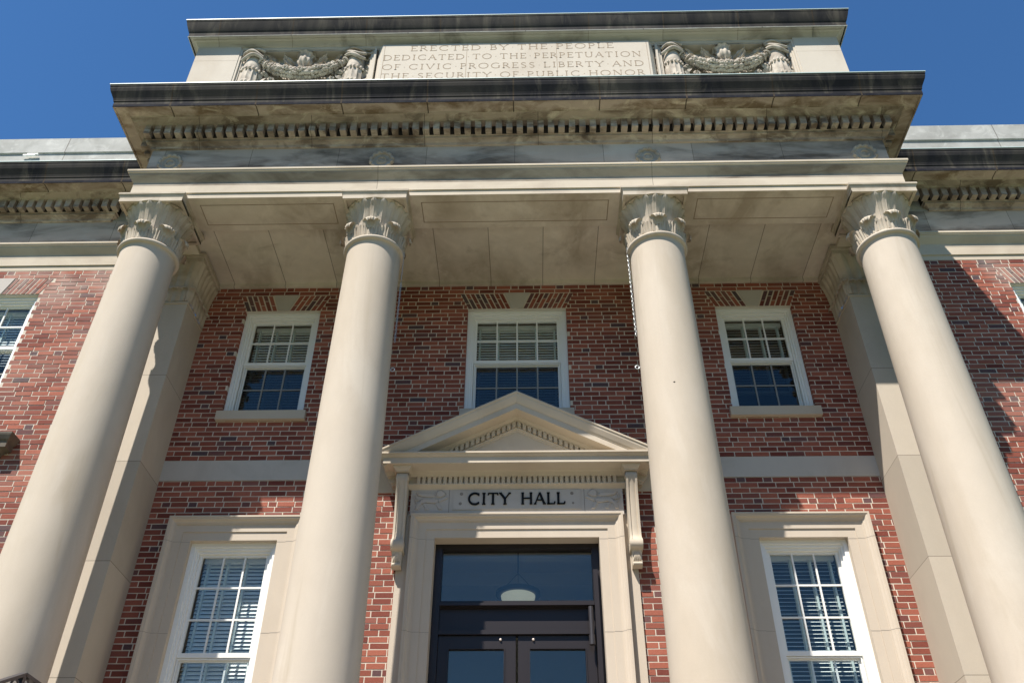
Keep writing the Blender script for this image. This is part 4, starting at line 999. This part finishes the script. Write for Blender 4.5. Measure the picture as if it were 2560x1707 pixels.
def relief(cx, seed):
    rnd = random.Random(seed); c = MB(); yb = TY + .17; U = lambda a, b: rnd.uniform(a, b)
    def leafy(x, z, L_, w, ang, lift=.06, curl=.03, n=9):
        """one curled acanthus lobe: pointed, ribbed, lifting off the ground"""
        dx_, dz_ = math.cos(ang), math.sin(ang); P = []
        for i in range(n):
            t = i / (n - 1); ww = w * math.sin(math.pi * (.12 + .88 * t) ** .8) * (1 + .22 * math.sin(t * 16)); row = []
            for q in (-1, -.55, 0, .55, 1):
                px = x + dx_ * L_ * t - dz_ * ww * q; pz = z + dz_ * L_ * t + dx_ * ww * q
                row.append((px, yb - .012 - lift * math.sin(t * 2.3) - curl * t * t - .022 * (1 - abs(q)) + .012 * (abs(q) == .55), pz))
            P.append(row)
        c.grid(P)
    def band(pts, w, twist, ph):
        P = []
        for i, p in enumerate(pts):
            a = ph + twist * i; P.append([(p[0] - w * math.cos(a), p[1] - abs(w * math.sin(a)) * .8, p[2]), (p[0], p[1] - .016, p[2] + .004), (p[0] + w * math.cos(a), p[1] - .03 * abs(math.cos(a)), p[2])])
        c.grid(P)
    W = .755
    for sd in (-1, 1):
        px = cx + sd * W; n = 48; P = []
        for i in range(22):          # fluted tapering shaft
            t = i / 21; z = 11.9 + 1.10 * t; r = .158 - .058 * max(0, t - .2) ** 1.2
            P.append([((r - (.017 * abs(math.sin(math.pi * 12 * j / n)) if z < 12.66 else 0)) * math.cos(2 * math.pi * j / n) + px, yb - .06 + .9 * (r - (.017 * abs(math.sin(math.pi * 12 * j / n)) if z < 12.66 else 0)) * math.sin(2 * math.pi * j / n), z) for j in range(n)])
        c.grid(P, closev=True)
        for zc_, rr_ in ((12.32, .152), (12.62, .142)):
            for q in range(9):
                th = R(192 + q * 21); c.ball((px + rr_ * math.cos(th), yb - .06 + .9 * rr_ * math.sin(th), zc_ + (.0 if zc_ > 12.5 else -.03)), .020, .016, .034, 6)
        for q in range(2):           # draped cloth over the head of the shaft
            c.tube([(px - .15 + .30 * t, yb - .15 - .05 * math.sin(t * math.pi), 12.86 + q * .085 + .05 * math.sin(t * 4.2 + q + sd)) for t in [i / 12 for i in range(13)]], lambda t: .030 * (1 - .55 * abs(t - .5)), 8)
        c.tube([(px + sd * -.16 + sd * .42 * t, yb - .14 - .03 * math.sin(t * 6), 13.035 + .035 * math.sin(t * 5)) for t in [i / 12 for i in range(13)]], lambda t: .028 * (1 - .5 * t), 8)
        for s in (-1, 1):            # loops and tails of ribbon on both sides
            lp_ = [(px + s * (.17 + .075 * math.cos(a)), yb - .07 - .02 * math.sin(a), 12.97 + .062 * math.sin(a)) for a in [R(200 - 34 * i) for i in range(11)]]
            band(lp_, .030, .35, .4); c.tube(lp_, .010, 5)
            ph = U(0, 3)
            for k2 in range(2):
                pts = [(px + s * (.185 + .02 * k2 + .05 * math.sin(t * (8 + 2 * k2) + ph)), yb - .03 - .05 * abs(math.cos(t * 9 + ph + k2)), 12.93 - (.86 - .3 * k2) * t) for t in [i / 30 for i in range(31)]]
                band(pts, .040, .42, ph + k2)
    def gp(t): x = (t - .5) * 2; return (cx + x * (W - .04), 12.985 - .44 * (1 - x * x) ** .85)
    c.tube([(gp(i / 40)[0], yb - .09, gp(i / 40)[1]) for i in range(41)], lambda t: .032 + .038 * math.sin(math.pi * t) ** .8, 12)
    N_ = 46
    for i in range(N_ + 1):
        t = i / N_; x, z = gp(t); e = math.sin(math.pi * t); r = .036 + .042 * e ** .8
        d = Vector((gp(min(1, t + .02))[0] - gp(max(0, t - .02))[0], gp(min(1, t + .02))[1] - gp(max(0, t - .02))[1])).normalized(); nx_, nz_ = -d.y, d.x
        if t < .17 or t > .83:       # bound, reeded ends
            for q in range(4):
                a = R(-60 + q * 40); c.ball((x + nx_ * r * math.sin(a), yb - .09 - r * math.cos(a), z + nz_ * r * math.sin(a)), .013, .012, .012, 5)
        else:                        # fruit and leaves
            for q in range(5):
                a = R(-78 + q * 39 + U(-8, 8)); rr = U(.020, .036); y_ = yb - .09 - (r + .006) * math.cos(a)
                if rnd.random() < .22: leafy(x + nx_ * r * math.sin(a), z + nz_ * r * math.sin(a), .07, .022, U(0, 6.28), .10, .05, 5)
                c.ball((x + nx_ * r * 1.05 * math.sin(a) + U(-.008, .008), y_, z + nz_ * r * 1.05 * math.sin(a)), rr * U(.8, 1.25), rr, rr * U(.75, 1.1), 7, rot=U(-.8, .8))
    for t0 in (.07, .13, .19, .81, .87, .93):
        x, z = gp(t0); d = Vector((gp(t0 + .01)[0] - x, gp(t0 + .01)[1] - z)).normalized(); r = .058 + .10 * min(t0, 1 - t0)
        c.tube([(x - d.y * r * math.cos(a), yb - .09 - r * math.sin(a), z + d.x * r * math.cos(a)) for a in [math.pi * k2 / 8 for k2 in range(9)]], .014, 6)
    for fx in (-.23, 0, .24):
        x, z = gp(.5 + fx / 1.5)
        for q in range(6):
            a = q * math.pi / 3; c.ball((x + .032 * math.cos(a), yb - .20, z + .032 * math.sin(a)), .022, .016, .022, 6)
        c.ball((x, yb - .215, z), .016, n=6)
    # gadrooned vase with sprays above the swag
    P = []
    for r, z in ((.02, 12.70), (.05, 12.71), (.045, 12.735), (.085, 12.78), (.108, 12.84), (.100, 12.89), (.085, 12.93), (.110, 12.985), (.125, 13.0)):
        P.append([(cx + (r * (1 + .09 * math.cos(9 * th))) * math.cos(th), yb - .07 + r * (1 + .09 * math.cos(9 * th)) * math.sin(th), z) for th in [2 * math.pi * j / 54 for j in range(54)]])
    c.grid(P, closev=True)
    for s in (-1, 1):
        for (bx, bz, L_, w_, an) in ((.10, 12.70, .20, .040, 25), (.20, 12.72, .20, .040, 60), (.16, 12.86, .20, .040, 38), (.27, 12.86, .17, .036, 75), (.30, 12.78, .22, .042, 20), (.42, 12.84, .18, .038, 50), (.40, 12.95, .15, .032, 5), (.52, 12.93, .15, .034, 40), (.12, 12.98, .14, .030, 100), (.56, 13.0, .14, .030, -10)):
            leafy(cx + s * bx, bz, L_, w_, R(an) if s > 0 else math.pi - R(an), .07, .05)
        for (sx_, sz_, r, o_) in ((.13, 12.30, .050, 0), (.27, 12.345, .066, 1), (.44, 12.45, .060, 2), (.56, 12.60, .045, 3), (.40, 12.26, .055, 1), (.56, 12.36, .060, 2), (.20, 12.17, .05, 0)):      # volutes below the swag
            sg = 1 if o_ % 2 else -1
            c.tube([(cx + s * (sx_ + r * (1 - k2 / 24) * math.cos(sg * k2 * .55)), yb - .055 - .0025 * k2, sz_ + r * (1 - k2 / 24) * math.sin(sg * k2 * .55)) for k2 in range(23)], lambda t: .021 * (1 - .35 * t), 6)
        for (bx, bz, L_, w_, an) in ((.04, 12.20, .16, .04, 70), (.14, 12.22, .18, .04, 15), (.32, 12.25, .16, .04, 55), (.46, 12.30, .18, .045, 100), (.60, 12.42, .18, .04, 80), (.34, 12.12, .2, .04, 10), (.52, 12.14, .2, .045, 60), (.10, 12.10, .2, .04, 40)):
            leafy(cx + s * bx, bz, L_, w_, R(an) if s > 0 else math.pi - R(an), .06, .04)
    c.build('garland_relief', 'relief_stone', atc, 50)
relief(-3.085, 4); relief(3.02, 11)

# wing window hoods (stained cornice over the lower wing windows)
for cx_ in (XW['wl'][0] , XW['wr'][0]):
    hw = .92 if cx_ < 0 else .92; x0, x1 = cx_ - hw, cx_ + hw; 
    b = MB(); b.sweep([(.0, 6.70), (.03, 6.72), (.045, 6.80), (.09, 6.845), (.14, 6.85), (.145, 6.92), (.165, 6.94), (.185, 6.985), (.19, 7.005), (.19, 7.02), (0, 7.03)], [(x1, -.38), (x1, -.4), (x0, -.4), (x0, -.38)], XY)
    b.box(x0 + .02, x1 - .02, -.41, -.38, 6.2, 6.70)
    b.build('window_hood', 'hood_dark', hall)

# ---------------------------------------------------------------- banner chains and eye bolts
def chain(x, y, ztop, zbot, label, wire=0.0):
    root = empty('chain', (x, y, ztop)); tag(root, label, 'chain', 'banner chains hanging from the capitals')
    hk = MB(); hk.tube([(.0, 0, .05), (.0, 0, .0), (.012, 0, -.012), (.0, 0, -.024), (-.010, 0, -.014)], .005, 6); hk.build('hook', 'steel', root, 40)
    if wire: wmb = MB(); wmb.tube([(0, 0, -.02), (0, 0, -wire)], .0035, 6); wmb.build('wire', 'steel', root, 40)
    lk = MB(); z = -.02 - wire; i = 0
    while z > zbot - ztop:
        pts = []
        for k2 in range(13):
            a = 2 * math.pi * k2 / 12; lx = .009 * math.sin(a); lzz = .0215 * math.cos(a)
            an = R(45 if i % 2 else -45) + .25 * math.sin(i * .5); pts.append((lx * math.cos(an), lx * math.sin(an), z - .018 + lzz))
        lk.tube(pts, .0032, 5, caps=False); z -= .034; i += 1
    lk.build('links', 'steel', root, 45)
chain(-1.322, -1.34, 8.96, 7.68, 'silver chain on a thin wire hanging beside the column left of the door', .40)
chain(1.335, -1.34, 9.02, 7.72, 'silver chain hanging from the capital of the column right of the door')
for s in (-1, 1):
    z = 7.28; rr = shaft_r(z); x = s * (1.68 - rr)
    e = MB(); e.tube([(x + s * .03, CY, z), (x - s * .012, CY, z)], .006, 8)
    e.tube([(x - s * .034 + .021 * math.cos(a), CY + .0, z + .021 * math.sin(a)) for a in [2 * math.pi * k2 / 14 for k2 in range(15)]], .006, 8, caps=False)
    e.build('eye_bolt', 'steel', hall, 40)
b = MB(); b.ball((1.62, CY - math.sqrt(shaft_r(6.85) ** 2 - .06 ** 2) + .001, 6.85), .013, .004, .008, 8); b.build('pock_mark', 'letter', hall, 40)

# ---------------------------------------------------------------- iron stair railing at the terrace edge
rl = empty('railing', (-3.38, -2.8, FLOOR)); tag(rl, 'black iron stair railing with a row of rings under its handrail', 'railing')
H = .878
def seg_rail(a, b_):
    a, b_ = Vector(a), Vector(b_); return a, b_
b = MB()
def flat(a, b_, w, h):
    a, b_ = Vector(a), Vector(b_); d = (b_ - a).normalized(); s_ = Vector((1, 0, 0)); u = d.cross(s_).normalized()
    if u.z < 0: u = -u
    q = [a - s_ * w - u * h, a + s_ * w - u * h, a + s_ * w, a - s_ * w, b_ - s_ * w - u * h, b_ + s_ * w - u * h, b_ + s_ * w, b_ - s_ * w]
    b.add([tuple(v) for v in q], [(0, 3, 2, 1), (4, 5, 6, 7), (0, 1, 5, 4), (1, 2, 6, 5), (2, 3, 7, 6), (3, 0, 4, 7)])
flat((0, 0, H), (0, 1.6, H), .024, .022)
flat((0, 0, H), (0, -4.6, H - 2.35), .024, .022)
b.build('handrail', 'iron', rl)
b = MB(); flat((0, 0, H - .15), (0, 1.6, H - .15), .012, .014); flat((0, 0, H - .15), (0, -4.6, H - 2.50), .012, .014); b.build('lower_rail', 'iron', rl)
for k2 in range(11):
    y = 0.065 + k2 * .13; b = MB(); b.tube([(0, y + .052 * math.cos(a), H - .080 + .052 * math.sin(a)) for a in [2 * math.pi * q / 16 for q in range(17)]], .008, 8, caps=False); b.build('ring', 'iron', rl, 40)
for k2 in range(30):
    y = -.065 - k2 * .13; z = H + y * .511; b = MB(); b.tube([(0, y + .050 * math.cos(a), z - .085 + .050 * math.sin(a)) for a in [2 * math.pi * q / 16 for q in range(17)]], .008, 8, caps=False); b.build('ring', 'iron', rl, 40)
for y in (0, 1.58): b = MB(); b.box(-.018, .018, y - .018, y + .018, 0, H - .022); b.build('post', 'iron', rl)
for y in (-1.5, -3.0, -4.5): b = MB(); b.box(-.018, .018, y - .018, y + .018, max(-FLOOR, y * .511 - .35), H + y * .511 - .03); b.build('post', 'iron', rl)
